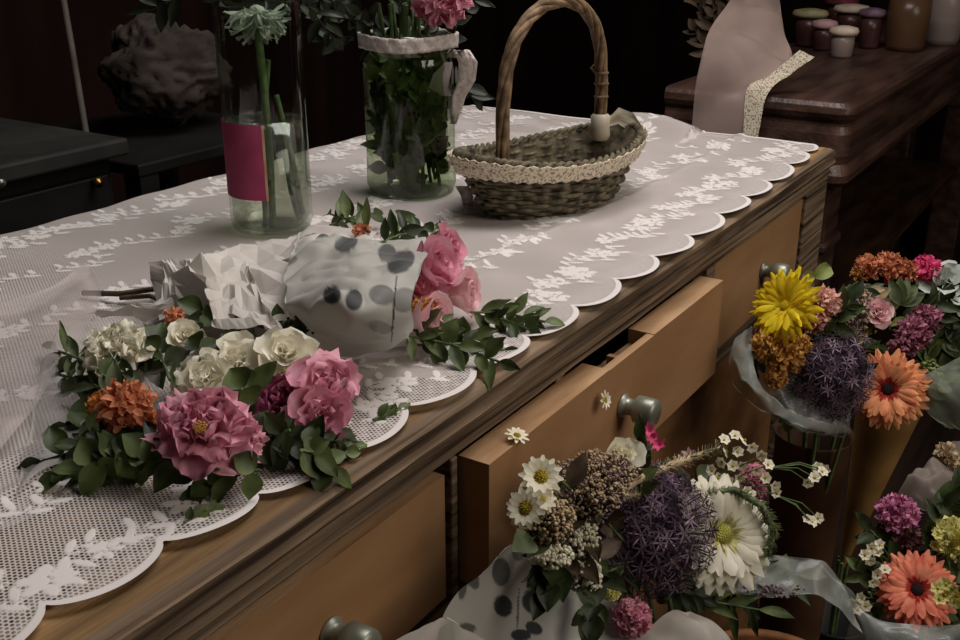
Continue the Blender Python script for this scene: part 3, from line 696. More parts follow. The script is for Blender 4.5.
# leaves under everything
for (x0, y0, x1, y1, L_, W_, n_, m_, z) in [
    (150, 455, 60, 480, .030, .012, 9, mGreenM, .012), (220, 470, 70, 440, .032, .012, 12, mGreenD, .014), (260, 470, 200, 492, .026, .010, 8, mGreenM, .010), (300, 450, 330, 468, .026, .010, 7, mGreenM, .010),
    (240, 440, 330, 450, .030, .011, 10, mGreenD, .014), (120, 400, 60, 375, .034, .007, 8, mGreenG, .025), (110, 380, 55, 350, .036, .007, 6, mGreenM, .03), (150, 440, 40, 462, .026, .010, 8, mGreenD, .010),
    (200, 360, 205, 292, .026, .012, 10, mGreenD, .035), (230, 350, 262, 310, .026, .012, 9, mGreenD, .03), (170, 380, 150, 330, .026, .012, 9, mGreenD, .03), (160, 350, 130, 372, .030, .012, 7, mGreenD, .035),
    (240, 390, 256, 396, .030, .014, 5, mGreenM, .04), (290, 430, 262, 455, .028, .011, 9, mGreenD, .018), (190, 460, 110, 470, .030, .012, 10, mGreenM, .015), (130, 350, 85, 352, .03, .010, 6, mGreenM, .035), (270, 330, 310, 322, .024, .010, 6, mGreenD, .02),
    (140, 385, 95, 400, .03, .011, 9, mGreenD, .02), (210, 400, 250, 420, .03, .012, 9, mGreenD, .02), (120, 460, 75, 425, .028, .011, 9, mGreenD, .014), (300, 452, 345, 440, .02, .008, 6, mGreenD, .01)]:
    a, c_ = AQ(x0, y0, z + .012), AQ(x1, y1, max(.008, z * .6)); sprig(qa, [a, a.lerp(c_, .5) + UP * .004, c_], L_ * .68, W_ * .62, [m_, mStem], n=n_ + 3)
lisianthus(qa, AQ(203, 432, .040), toward(AQ(203, 432, .04), .55, -.1), 0.0251, mPink, label='full ruffled pink bloom')
d = MB(); M = frame(AQ(200, 428, .052), toward(AQ(200, 428, .05), .5));
for k in range(22): d.tube([M @ Vector((0, 0, -.006)), M @ Vector((.004 * math.cos(k * 2.4) * math.sqrt(k / 22), .004 * math.sin(k * 2.4) * math.sqrt(k / 22), .002))], [.0006, .0009], 4, 0)
part(d, 'stamens', mOchre, qa.children[-1])
lisianthus(qa, AQ(236, 440, .030), toward(AQ(232, 440, .03), .3, .7), 0.0158, mPink, label='full ruffled pink bloom')
rose(qa, AQ(281, 402, .030), toward(AQ(281, 402, .03), .5, -.4), 0.0158, mPinkD, name='lisianthus_bloom', ruf=.35, open_=.8, label='dusky deep pink bloom')
rose(qa, AQ(325, 385, .040), toward(AQ(325, 390, .04), .5, .3), 0.0191, mPink, name='lisianthus_bloom', ruf=.3, open_=.7)
rose(qa, AQ(319, 414, .028), toward(AQ(319, 414, .03), .0, .2), 0.0172, mPinkL if False else mPink, name='lisianthus_bloom', ruf=.2, open_=.5)
pompom(qa, AQ(127, 408, .040), toward(AQ(127, 408, .04), .5, 0), 0.0185, mRust, 'orange_chrysanthemum', n=80, wid=.13, L=.6, ruf=.12, label='rust orange bloom')
pompom(qa, AQ(103, 405, .030), toward(AQ(104, 405, .03), .4, -.4), 0.0106, mOrange, 'orange_chrysanthemum', n=40, wid=.16, L=.6)
pompom(qa, AQ(146, 425, .028), toward(AQ(146, 425, .03), .3, .2), 0.0119, mOrange, 'orange_chrysanthemum', n=40, wid=.14, L=.6)
pompom(qa, AQ(174, 317, .040), toward(AQ(174, 317, .04), .8), 0.0086, mRust, 'orange_chrysanthemum', n=40, wid=.14, L=.6)
rose(qa, AQ(186, 338, .045), toward(AQ(186, 338, .045), .7), 0.0116, mWhiteP, label='small cream rose', open_=.35)
rose(qa, AQ(286, 357, .045), toward(AQ(286, 357, .045), .7, .1), 0.0178, mWhiteP, label='round cream rose', open_=.6, ruf=.08)
rose(qa, AQ(240, 368, .035), toward(AQ(240, 368, .04), .5, .3), 0.0191, mWhiteP, open_=.55, label='cream bloom turned sideways', ruf=.3)
rose(qa, AQ(205, 380, .035), toward(AQ(205, 380, .04), .4, -.2), 0.0158, mWhiteP, open_=.6, ruf=.3)
lisianthus(qa, AQ(118, 352, .045), toward(AQ(120, 352, .03), .8, -.1), 0.0198, mWhiteP, label='open cream bloom')
stem_part(qa, [PZ(83, 293, .010), PZ(120, 294, .013), PZ(155, 289, .013), PZ(175, 300, .02)], mTwig, .0026)
stem_part(qa, [PZ(120, 298, .010), PZ(150, 296, .012), PZ(185, 310, .02)], mTwig, .0022)
# paper under and behind the blooms, crumpled
def catmull(P, t):
    return 0.5 * ((2 * P[1]) + (P[2] - P[0]) * t + (2 * P[0] - 5 * P[1] + 4 * P[2] - P[3]) * t * t + (3 * P[1] - P[0] - 3 * P[2] + P[3]) * t ** 3)
def crumple(rows_px, z_fn, name, mats, root, nu=36, nv=36, amp=.005, fr=30, seed=0, ovals=None, label=None, smooth=True, facet=False, plane=None, marks=None):
    """bilinear sheet through measured border points (rows of (px,py,z)), then crumpled"""
    R_ = [[(plane(*p) if plane else PZ(*p)) for p in row] for row in rows_px]; nr, nc = len(R_), len(R_[0]); rows = []; att = []
    for i in range(nu + 1):
        f = i / nu * (nr - 1); a = min(int(f), nr - 2); fu = f - a; row = []
        for j in range(nv + 1):
            g = j / nv * (nc - 1); c_ = min(int(g), nc - 2); gu = g - c_
            cr = []
            for aa in (a - 1, a, a + 1, a + 2):
                rw = R_[min(max(aa, 0), nr - 1)]; cr.append(catmull([rw[min(max(q_, 0), nc - 1)] for q_ in (c_ - 1, c_, c_ + 1, c_ + 2)], gu))
            p = catmull(cr, fu)
            q = p * fr; w = noise.noise(q + Vector((seed, 0, 0)))
            w = (abs(w) * 2 - .5) + .5 * noise.noise(q * 2.3 + Vector((0, seed, 0)))
            edge = min(1, min(i, nu - i, j, nv - j) / 3 + .35)
            p = p + UP * amp * w * edge + RT * amp * .4 * noise.noise(q * 1.3 + Vector((5, 0, seed)))
            row.append(p); v = 0.0
            if marks:    # printed leaves of the paper, measured once and kept as its pattern
                v_ = p - CAM; X_ = 480 + FPX * v_.dot(RT) / v_.dot(FW); Y_ = 320 - FPX * v_.dot(CU) / v_.dot(FW)
                for (ox, oy, ra, rb_, th, dens) in marks:
                    du, dv = X_ - ox, Y_ - oy; U = du * math.cos(th) + dv * math.sin(th); V = -du * math.sin(th) + dv * math.cos(th)
                    v = max(v, min(1, max(0, (1.15 - (U / ra) ** 2 - (V / rb_) ** 2) * 4)) * min(1, dens * 1.15))
            if ovals:
                for (ou, ov, ra, rb_, th) in ovals:
                    du, dv = (j / nv - ou), (i / nu - ov); U = du * math.cos(th) + dv * math.sin(th); V = -du * math.sin(th) + dv * math.cos(th)
                    v = max(v, min(1, max(0, (1.15 - (U / ra) ** 2 - (V / rb_) ** 2) * 4)) * .85)
            att.append(v)
        rows.append(row)
    mb = MB(); mb.grid(rows, att=att); o = part(mb, name, mats, root, smooth=not facet)
    if label: o['label'] = label
    return o
crumple([[(150, 262, .045), (195, 258, .05), (240, 245, .03), (300, 236, .03)], [(150, 275, .03), (205, 278, .055), (245, 285, .035), (310, 270, .045)], [(160, 320, .02), (200, 312, .03), (245, 320, .04), (320, 320, .03)]], None, 'paper_wrap', mPaperW, qa, nu=9, nv=12, amp=.011, fr=42, seed=3, facet=True, label='crumpled white paper')
crumple([[(160, 258, .05), (205, 262, .055)], [(158, 300, .03), (200, 300, .035)], [(80, 318, .010), (190, 320, .02)]], None, 'paper_wrap', mPaperW, qa, nu=9, nv=12, amp=.011, fr=42, seed=9, facet=True, label='crumpled white paper')
crumple([[(205, 290, .05), (245, 262, .045), (262, 300, .05)], [(215, 330, .04), (250, 328, .045), (285, 330, .045)]], None, 'paper_wrap', mPaperW, qa, nu=9, nv=12, amp=.011, fr=42, seed=14, facet=True, label='crumpled white paper')
crumple([[(60, 318, .02), (110, 322, .02), (160, 330, .03)], [(40, 380, .012), (80, 372, .02), (160, 380, .03)], [(15, 500, .006), (50, 470, .010), (140, 450, .012)]], None, 'wrapping_film', sheer('pale_film', (196, 190, 184), .4, .6, .15, 20), qa, amp=.008, fr=18, seed=5, label='cloudy pale film')
# long veil of sheer film behind at left
vf = thing('sheer_film', 'sheer pinkish film lying left of the loose bouquet', 'wrapping film', tuple(PZ(60, 320, .003)))
crumple([[(-30, 310, .012), (40, 290, .02), (88, 262, .02)], [(-30, 380, .010), (30, 330, .02), (100, 300, .02)], [(-40, 500, .006), (10, 440, .016), (60, 370, .014)]], None, 'film_sheet', sheer('pink_film', (196, 182, 178), .36, .6, .15, 16), vf, amp=.006, fr=12, seed=7)

# ------------------------------------------------------------ wrapped bouquet of pink roses
qb = thing('wrapped_rose_bouquet', 'pink rose bouquet in leaf printed paper lying in front of the jar', 'bouquet', tuple(PZ(370, 320, .003)))
ov = [(.20, .70, .055, .085, .2), (.36, .72, .05, .085, .1), (.60, .55, .085, .085, .2), (.62, .10, .06, .10, .6), (.78, .12, .10, .07, .9), (.05, .05, .10, .03, .1), (.30, .05, .08, .07, -.6), (.85, .62, .10, .07, .6), (.60, .92, .09, .05, .5), (.78, .55, .006, .40, .08)]
crumple([[(300, 231, .040), (360, 238, .060), (428, 240, .055)], [(288, 262, .055), (350, 262, .080), (424, 262, .075)], [(285, 300, .060), (350, 300, .080), (412, 300, .070)], [(300, 330, .035), (352, 335, .050), (412, 330, .045)], [(318, 360, .008), (370, 352, .010), (405, 347, .010)]], None, 'paper_wrap', mPaper, qb, nu=110, nv=110, amp=.006, fr=26, seed=2, marks=[(346, 243, 12, 8, -.4, .7), (387, 253, 9, 9, 0, .7), (401, 262, 15, 10, -.6, .8), (332, 295, 9, 9, .6, .95), (354, 300, 8.5, 10.5, 0, .95), (382, 295, 13, 10, .2, .6), (404, 300, 13, 12, -.5, .5), (380, 327, 12, 6, .3, .35), (316, 235, 12, 2.5, .05, .7), (394, 308, 1, 36, .08, .9), (284, 262, 14, 5, -.3, .5)], label='leaf printed paper')
crumple([[(318, 316, .055), (340, 318, .055), (358, 318, .05)], [(314, 340, .035), (332, 338, .035), (340, 340, .035)], [(312, 366, .006), (320, 364, .008), (326, 360, .010)]], None, 'paper_fold', mPaperW, qb, amp=.003, fr=24, seed=21)
crumple([[(290, 236, .03), (270, 262, .03)], [(330, 226, .05), (300, 256, .05)], [(375, 232, .05), (370, 250, .058)]], None, 'paper_fold', mPaperW, qb, amp=.006, fr=24, seed=25)
d = MB()
for k in range(70):
    a = k * 2.4; p = PZ(300, 325, .045) + RT * .012 * math.cos(a) * rnd.random() + CU * .010 * math.sin(a) * rnd.random(); d.blob(p, .0014)
part(d, 'seed_cluster', mat('dark_seed', (70, 66, 62), (40, 38, 36)), qb)
for (x, y, z, r_, m_, up, dx, lb) in [(455, 262, .055, .0235, mPink, .5, .35, None), (431, 284, .045, .022, petal_mat('petal_rosewood', (222, 146, 160), (190, 100, 120)), .3, .0, None), (479, 288, .035, .019, mPinkL, .2, .8, 'pale pink rose'), (450, 317, .028, .0205, mPinkL, .2, .35, 'pale pink rosebud'), (462, 245, .05, .018, mPink, .6, .5, None)]:
    p = PZ(x, y, z); rose(qb, p - RT * r_ * .95 - UP * r_ * .2, RT * (.7 + dx) + (CAM - p).normalized() * .45 + UP * up, r_ * 1.2, m_, open_=.12, ruf=.07, label=lb, n=13)
p = PZ(424, 312, .03); pompom(qb, p, toward(p, .3, .3), .014, mOchre, 'ochre_bloom', n=36, wid=.16, L=.6)
p = PZ(362, 231, .055); pompom(qb, p, toward(p, .8), .009, mRust, 'orange_bloom', n=26, wid=.2, L=.6)
for (x0, y0, x1, y1, L_, W_, n_, m_, z) in [(395, 262, 400, 215, .036, .0085, 8, mGreenD, .05), (418, 262, 438, 225, .036, .008, 6, mGreenD, .045), (375, 245, 420, 232, .03, .008, 7, mGreenD, .055), (470, 312, 545, 322, .030, .008, 12, mGreenM, .012), (480, 316, 530, 330, .024, .006, 9, mGreenD, .008),
                                           (405, 335, 500, 362, .030, .009, 12, mGreenM, .014), (410, 330, 480, 340, .030, .010, 9, mGreenM, .016), (415, 345, 505, 350, .022, .006, 9, mGreenD, .008), (370, 232, 330, 214, .034, .008, 7, mGreenM, .05), (330, 225, 375, 214, .03, .008, 6, mGreenD, .03)]:
    a, c_ = PZ(x0, y0, z + .008), PZ(x1, y1, max(.006, z * .7)); sprig(qb, [a, a.lerp(c_, .5) + UP * .003, c_], L_ * .7, W_ * .62, [m_, mStem], n=n_ + 2)
for (x, y, n_) in ((385, 415, 8), (196, 518, 9), (345, 452, 6)):
    o = bpy.data.objects.new('fallen_sprig', None); C.objects.link(o); o.location = PZ(x, y, .003)
    tag(o, {385: 'tiny green sprig fallen on the lace right of the pink blooms', 196: 'olive sprig fallen on the lace below the loose bouquet', 345: 'small green sprig at the lace hem near the drawer divider'}[x], 'leaf sprig')
    a, c_ = PZ(x - 12, y + 5, .006), PZ(x + 14, y - 5, .005); sprig(o, [a, c_], .010, .0035, [mGreenM, mStem], n=n_)
o = thing('fallen_blossom', 'small white blossom lying on the open drawer edge', 'flower', tuple(PZ(517, 436, -.0495)))
small_daisy(o, PZ(517, 436, -.0465), (0, -.3, 1), .010, mYarr, mYel2, name='petals', n=9)
p = PYP(605, 400, -.026)
o = thing('clinging_blossom', 'small white blossom caught beside the open drawer knob', 'flower', tuple(p)); small_daisy(o, p, (0, -1, .3), .009, mYarr, mYel2, name='petals', n=8)

# ------------------------------------------------------------ bouquets standing in front of the dresser
def bucket(x, y, r, h, m, label, cat='bucket', nm='flower_bucket'):
    t = thing(nm, label, cat, (x, y, -.85)); b = MB()
    b.lathe([(.001, 0), (r * .78, 0), (r * .8, .003), (r * .98, h * .97), (r * 1.03, h * .985), (r * 1.03, h), (r * .97, h), (r * .77, .012), (.001, .012)], c=(x, y, -.85), n=40); part(b, 'body', m, t)
    b = MB()
    for s in (0, .5, 1):
        z = h * (.25 + .3 * s); rr = r * (.8 + .18 * z / h) ; b.lathe([(rr, z - .004), (rr + .003, z), (rr, z + .004)], c=(x, y, -.85), n=40)
    part(b, 'band', mMetal, t); return t
def stems(root, top, bot, n=7, spread=.03, m=mStem):
    for k in range(n):
        a = k * 2.4; o1 = Vector((math.cos(a), math.sin(a), 0)) * spread * math.sqrt((k + .5) / n); stem_part(root, [top + o1 * 1.6, top.lerp(bot, .5) + o1 * .35, bot - o1 * .8], m, .0022)
D0 = .98
def front(px, py, d, y=-.045):   # nothing of a standing bouquet may sink into the drawers
    k = ray(px, py)
    if k.y > 1e-4: d = min(d, (y - CAM.y) / k.y)
    return PD(px, py, d)
def E_(px, py, d=D0): return front(px, py, d, -.075)
def facing(p, dx=0, dy=0): return (CAM - p).normalized() + RT * dx + CU * dy
# E: white gerbera bouquet
eb = thing('gerbera_bouquet', 'bouquet with a large white gerbera and purple thistle head, wrapped in leaf printed paper', 'bouquet', (.79, -.14, -.5))
p = E_(722, 534, .93); gerbera(eb, p, facing(p, .55, .0), .055, mWhiteP, mCentreY, mInCream, n=24, centre=.16, ly=3, droop=.22, wd=.115, label='large white gerbera')
p = E_(646, 529, .99); starball(eb, p, facing(p, 0, .3), .060, [mPurpD, mPurpK, mPurpD, mPurpL], 'thistle_head', label='dark purple globe of spiky florets', n=520, fr=.19)
d = MB(); d.lathe([(.034 * math.sin(a), .034 * math.cos(a)) for a in [.05, .5, 1, 1.5, 2, 2.6, 3.05]], M=frame(p, UP), n=20)
part(d, 'core', mPurpK, eb)
p = E_(617, 562, .93); starball(eb, p, facing(p), .010, [mPurpL], 'star_floret', n=5, fr=1.5, k6=6)
fluff(eb, E_(585, 487, .97), (.034, .022, .03), [mStat, mStatP, mStat, mTwig], 'statice_head', n=1100, r=.0012, label='tan and mauve papery clusters')
fluff(eb, E_(545, 520, .97), (.022, .018, .02), [mStat, mStat, mTwig], 'statice_head', n=600, r=.0012)
fluff(eb, E_(600, 470, 1.0), (.03, .016, .02), [mStatP, mStat, mTwig], 'statice_head', n=600, r=.0012)
fluff(eb, E_(577, 550, .90), (.018, .029, .010), [mYarr, mYarr, mTwig], 'yarrow_head', n=900, r=.0015, label='cream flat-topped cluster')
fluff(eb, E_(590, 575, .93), (.009, .018, .010), [mYarr, mYarr, mTwig], 'yarrow_head', n=300, r=.0015)
fluff(eb, E_(552, 556, .93), (.016, .009, .010), [mYarr, mYarr, mTwig], 'yarrow_head', n=300, r=.0015)
for (x, y, r_, dx, dy) in [(541, 477, .0155, 0, .3), (526, 508, .015, -.5, .1), (541, 500, .011, .2, .4)]:
    p = E_(x, y, .93); small_daisy(eb, p, facing(p, dx, dy), r_, mYarr, mYel2); stem_part(eb, [p, E_(x + 25, y + 30, .97)], mStem, .0009)
p = E_(620, 453, .99); rose(eb, p - CU * .006, facing(p, .4, .9), .019, mWhiteP, open_=.05, n=9, label='pale green-white bud')
for (pts, r_, mm) in [([(602, 505), (640, 478), (680, 462), (722, 447)], .009, [mStat, mGreenG]), ([(705, 492), (735, 490), (762, 506), (774, 530), (768, 556)], .0075, [mGreenG, mGreenL]), ([(560, 520), (610, 500), (650, 492)], .006, [mStat, mGreenG])]:
    fuzzy(eb, [E_(x, y, .93 if r_ < .008 else .97) for x, y in pts], r_, mm, dens=130)
wp = lambda L_, d=.96: [E_(x, y, d + rnd.uniform(-.01, .01)) for x, y in L_]
mW3 = [mYarr, mYel2, mStem]
wax(eb, wp([(724, 440), (735, 436), (745, 440), (752, 447), (738, 452), (727, 452), (762, 455), (768, 465), (757, 470), (765, 478), (742, 465), (733, 466), (722, 462)]), E_(705, 500, .98), .0058, mW3)
wax(eb, wp([(740, 478), (735, 488), (728, 480), (718, 478), (748, 492), (712, 470), (775, 485), (777, 493), (702, 482)]), E_(705, 505, .98), .0055, mW3)
wax(eb, wp([(808, 482), (815, 478), (822, 472), (818, 468), (825, 470)], .96), E_(768, 468, .97), .0058, mW3)
wax(eb, wp([(812, 522), (818, 518), (808, 520)], .96), E_(775, 495, .97), .0055, mW3)
p = E_(753, 475, .98); pompom(eb, p, facing(p, .2, .3), .014, mPink, 'pink_bloom', n=60, wid=.2, L=.4)
p = E_(752, 492, .98); pompom(eb, p, facing(p, .2, 0), .016, mMauve, 'pink_bloom', n=60, wid=.2, L=.4)
p = E_(632, 618, .88); pompom(eb, p, facing(p, 0, .3), .0205, mPink, 'pink_bloom', n=120, wid=.16, L=.35, flat=1.25, label='egg-shaped pink bloom')
p = E_(611, 593, .90); pompom(eb, p, facing(p, .3, .5), .010, mCreamY, 'green_bud', n=40, wid=.2, L=.3)
for (x, y) in [(655, 438), (650, 432), (660, 446), (682, 463), (690, 456)]:
    p = E_(x, y, .99); d = MB(); M = frame(p, facing(p, rnd.uniform(-1, 1), .6))
    for k in range(6): petal(d, M, k * 1.05, .009, .0022, .9, -.5, nu=3, nv=3, shape='leaf')
    part(d, 'pink_floret', mPinkL if x > 670 else mHot, eb)
for (x0, y0, x1, y1, L_, W_, n_, m_, dd) in [(640, 560, 580, 590, .026, .008, 9, mGreenD, .95), (650, 590, 700, 600, .026, .006, 9, mGreenD, .97), (690, 580, 800, 575, .026, .005, 12, mGreenG, 1.0), (600, 600, 590, 620, .022, .007, 8, mGreenD, .92), (640, 500, 640, 440, .02, .005, 10, mGreenM, 1.03), (690, 560, 740, 600, .026, .005, 10, mGreenD, 1.0),
                                           (560, 560, 545, 590, .022, .008, 8, mGreenD, .95), (650, 560, 700, 480, .03, .007, 10, mGreenD, 1.05), (560, 530, 530, 540, .02, .009, 4, mGreenG, .94), (660, 600, 760, 610, .03, .004, 12, mGreenM, .98), (600, 520, 560, 570, .03, .007, 12, mTwig, 1.0), (640, 560, 560, 480, .03, .006, 14, mTwig, 1.03)]:
    a, c_ = E_(x0, y0, dd), E_(x1, y1, dd); sprig(eb, [a, a.lerp(c_, .5) + UP * .004, c_], L_, W_, [m_, mStem], n=n_)
ove = [(.30, .30, .045, .075, .1), (.12, .42, .03, .08, .2), (.20, .36, .03, .07, -.3), (.42, .60, .05, .065, -.1), (.66, .52, .065, .07, 0), (.26, .80, .05, .035, 0), (.58, .84, .06, .045, .1), (.66, .74, .035, .05, -.7), (.47, .12, .04, .07, .2), (.53, .55, .006, .4, .1)]
crumple([[(528, 528, .955), (560, 560, .93), (600, 590, .91), (640, 625, .90)], [(500, 556, .955), (545, 580, .91), (595, 610, .89), (660, 640, .88)], [(462, 590, .955), (520, 612, .90), (580, 640, .87), (660, 660, .87)], [(436, 632, .955), (500, 650, .89), (570, 672, .86), (650, 690, .87)], [(430, 720, .97), (500, 740, .93), (570, 760, .92), (650, 770, .93)]], None, 'paper_wrap', mPaper, eb, nu=110, nv=110, amp=.006, fr=24, seed=31, marks=[(501, 572, 9, 14, 0, .75), (472, 578, 6, 12, -.4, .7), (463, 588, 4, 12, .2, .7), (503, 606, 9, 11, -.3, .95), (536, 601, 14, 13, 0, .95), (534, 628, 9, 6, .5, .95), (521, 635, 10, 6, 0, .95), (520, 547, 8, 14, .2, .6), (467, 628, 9, 5, 0, .7), (518, 610, 1, 22, .05, .8)], plane=front, label='leaf printed paper')
crumple([[(395, 640, .95), (425, 625, .93), (440, 618, .92)], [(420, 660, .93), (460, 645, .90), (500, 650, .88)], [(440, 720, .95), (480, 700, .90), (520, 700, .88)]], None, 'paper_fold', mPaperW, eb, amp=.005, fr=30, seed=33, plane=front)
crumple([[(640, 640, .89), (668, 612, .90), (690, 612, .93)], [(650, 690, .89), (690, 640, .90), (735, 645, .93)], [(640, 760, .93), (700, 740, .93), (750, 740, .96)]], None, 'paper_fold', mPaperW, eb, amp=.006, fr=26, seed=35, plane=front)
crumple([[(690, 572, 1.0), (760, 556, 1.0), (815, 560, 1.0), (842, 580, 1.0)], [(700, 590, .99), (765, 597, .98), (820, 596, .98), (862, 634, .98)], ], None, 'film_wrap', mCello, eb, nu=30, nv=60, amp=.006, fr=30, seed=37, plane=front)
fluff(eb, E_(775, 590, .985), (.030, .007, .01), [mStatP, mPurpL, mTwig], 'statice_head', n=120, r=.0014)
stems(eb, E_(640, 590, 1.0), Vector((.87, -.18, -.80)), 8)
# round wooden tub at the bottom in which the stems stand
tx, ty, tz = .875, -.165, -.40
tub = thing('wooden_tub', 'round brown wooden tub holding the white gerbera bouquet', 'tub', (tx, ty, -.85))
b = MB(); h_ = tz + .85
b.lathe([(.001, 0), (.072, 0), (.075, .004), (.088, h_ * .6), (.092, h_ - .003), (.090, h_), (.083, h_), (.081, h_ - .004), (.066, .014), (.001, .014)], c=(tx, ty, -.85), n=56)
part(b, 'body', mat('tub_wood', (140, 92, 52), (92, 58, 32), scale=6, stretch=(5, 5, 1), rough=.7), tub)
for z_ in (.08, .33):
    b = MB(); rr_ = .076 + .012 * z_ / (h_ * .6); b.lathe([(rr_, z_ - .008), (rr_ + .0022, z_ - .007), (rr_ + .003, z_ + .007), (rr_, z_ + .008)], c=(tx, ty, -.85), n=56); part(b, 'hoop', mMetal, tub)

# C: yellow gerbera bouquet
cbq = thing('yellow_gerbera_bouquet', 'bouquet with one bright yellow gerbera beside the far drawer knob', 'bouquet', (1.17, -.1, -.5))
DC = 1.17
def C_(x, y, d=DC): return front(x, y, d, -.05)
p = C_(786, 306, 1.14); gerbera(cbq, p, facing(p, -.8, .4), .045, mYellow, mYellow, mYellow, n=22, centre=.12, ly=3, droop=.1, wd=.09, label='bright yellow gerbera')
for (x, y, r_, mm, dx, dy) in [(768, 345, .020, mOchre, -.4, .3), (785, 356, .023, mOchre, -.1, .1), (768, 328, .016, mOchre, -.3, .5), (776, 378, .014, mOchre, 0, -.3), (800, 300, .021, mOchre, .1, .5), (812, 318, .020, mPeach, .1, .2), (824, 303, .020, mPeach, .3, .4), (800, 345, .014, mOchre, 0, 0)]:
    p = C_(x, y, 1.17 if y < 330 else 1.15); pompom(cbq, p, facing(p, dx, dy), r_, mm, 'ochre_bloom' if mm is mOchre else 'peach_bloom', n=60, wid=.17, L=.5, ruf=.25)
p = C_(826, 376, 1.17); starball(cbq, p, facing(p, 0, .2), .052, [mPurpD, mPurpK, mPurpL], 'thistle_head', n=460, fr=.19, label='dark purple thistle head'); 
d = MB(); d.lathe([(.028 * math.sin(a), .028 * math.cos(a)) for a in [.05, .5, 1, 1.5, 2, 2.6, 3.05]], M=frame(p, UP), n=20); part(d, 'core', mPurpK, cbq)
p = C_(850, 345, 1.19); starball(cbq, p, facing(p, .2, .2), .024, [mPurpD, mPurpK, mPurpL], 'thistle_head', n=70, fr=.34)
pl_ = C_(815, 277, 1.18); leafp = MB(); leaf_blade(leafp, pl_, RT * .8 + CU * .5, CAM - pl_, .022, .009, shape='round'); leaf_blade(leafp, pl_, RT * -.9 + CU * .1, CAM - pl_, .014, .007, shape='round'); part(leafp, 'pale_leaf', mGreenL, cbq)
fluff(cbq, C_(856, 308, 1.20), (.020, .030, .02), [mStat, mStatP, mTwig], 'statice_head', n=240, r=.0017)
crumple([[(752, 325, 1.20), (735, 340, 1.19), (728, 358, 1.18)], [(756, 372, 1.14), (742, 380, 1.13), (732, 378, 1.16)], [(775, 400, 1.13), (765, 408, 1.13), (750, 402, 1.15)], [(815, 420, 1.13), (812, 430, 1.13), (800, 428, 1.15)], [(850, 425, 1.15), (850, 432, 1.16), (846, 436, 1.17)]], None, 'film_wrap', mCello, cbq, nu=60, nv=24, amp=.006, fr=40, seed=41, plane=front)
crumple([[(755, 340, 1.16), (790, 330, 1.22), (850, 340, 1.24)], [(765, 395, 1.155), (810, 415, 1.14), (850, 415, 1.16)], [(795, 430, 1.165), (820, 436, 1.16), (845, 434, 1.17)]], None, 'film_wrap', mCelloD, cbq, nu=40, nv=40, amp=.006, fr=30, seed=43, plane=front)
for (x0, y0, x1, y1, L_, n_, m_) in [(800, 390, 790, 420, .02, 9, mGreenM), (780, 400, 815, 395, .02, 9, mGreenD), (830, 330, 850, 300, .022, 9, mGreenD), (760, 350, 750, 375, .018, 7, mGreenD), (845, 400, 860, 370, .02, 8, mGreenD), (800, 330, 830, 340, .02, 9, mGreenD)]:
    a, c_ = C_(x0, y0, 1.17), C_(x1, y1, 1.17); sprig(cbq, [a, a.lerp(c_, .5), c_], L_, .006, [m_, mStem], n=n_)
stems(cbq, C_(820, 415, 1.2), Vector((1.14, -.115, -.60)), 8, .024)
# dark tapering vase holding it
vz = thing('dark_vase', 'tall dark brown vase beneath the yellow gerbera bouquet', 'vase', (1.14, -.115, -.85)); b = MB()
b.lathe([(.001, 0), (.045, 0), (.047, .004), (.040, .12), (.038, .30), (.043, .60), (.046, .606), (.040, .60), (.034, .3), (.036, .1), (.001, .01)], c=(1.14, -.115, -.85), n=40)
part(b, 'body', mat('dark_brown_glaze', (92, 64, 44), (60, 42, 30), scale=12, rough=.6, spec=.2), vz)

# D: orange gerbera bouquet at right
db = thing('orange_gerbera_bouquet', 'orange gerbera and rust bloom bouquet rising from a brown paper cone', 'bouquet', (1.27, -.2, -.5))
def D_(x, y, d=1.25): return PD(x, y, d)
p = D_(888, 389, 1.18); gerbera(db, p, facing(p, -.05, .05), .047, mCoral, mCentre, mInRed, n=28, centre=.14, ly=3, wd=.09, droop=.1, label='orange gerbera with dark centre')
for (x, y, r_, mm, dy, nm) in [(868, 268, .018, mRust, .9, 'rust_chrysanthemum'), (888, 268, .021, mRust, .9, 'rust_chrysanthemum'), (905, 272, .017, mRust, .8, 'rust_chrysanthemum'), (860, 274, .012, mOchre, .9, 'rust_chrysanthemum'), (926, 269, .019, mHot, .8, 'magenta_bloom'), (913, 333, .024, mMauve, -.1, 'mauve_bloom'), (925, 320, .020, mMauve, .1, 'mauve_bloom'), (903, 345, .018, mMauve, -.2, 'mauve_bloom'), (868, 318, .022, petal_mat('petal_khaki', (176, 158, 118), (122, 106, 74)), .3, 'khaki_bloom'), (857, 330, .015, mCreamY, .2, 'khaki_bloom')]:
    p = D_(x, y, 1.27 if y < 300 else 1.24); pompom(db, p, facing(p, .1, dy), r_, mm, nm, n=70, wid=.14, L=.55, ruf=.2)
p = D_(878, 312, 1.22); rose(db, p, facing(p, .4, .2), .014, mPinkL, open_=.4, label='small pale rose')
for (x, y, r_) in ((945, 284, .026), (955, 302, .018)):
    p = D_(x, y, 1.26); rose(db, p, facing(p, .1, .6), r_, petal_mat('petal_cool_white', (216, 222, 214), (180, 190, 180)), open_=.6, n=9, ruf=.1, name='white_bloom')
d = MB(); p = D_(900, 305, 1.24)
for k, (dx, dy) in enumerate(((0, 1), (.3, 1), (.7, .8), (-.3, .8), (.9, .4))): leaf_blade(d, p, RT * dx + CU * dy, CAM - p, .034, .008, mi=k % 2)
part(d, 'leaf_cluster', [mGreenM, mGreenG], db)
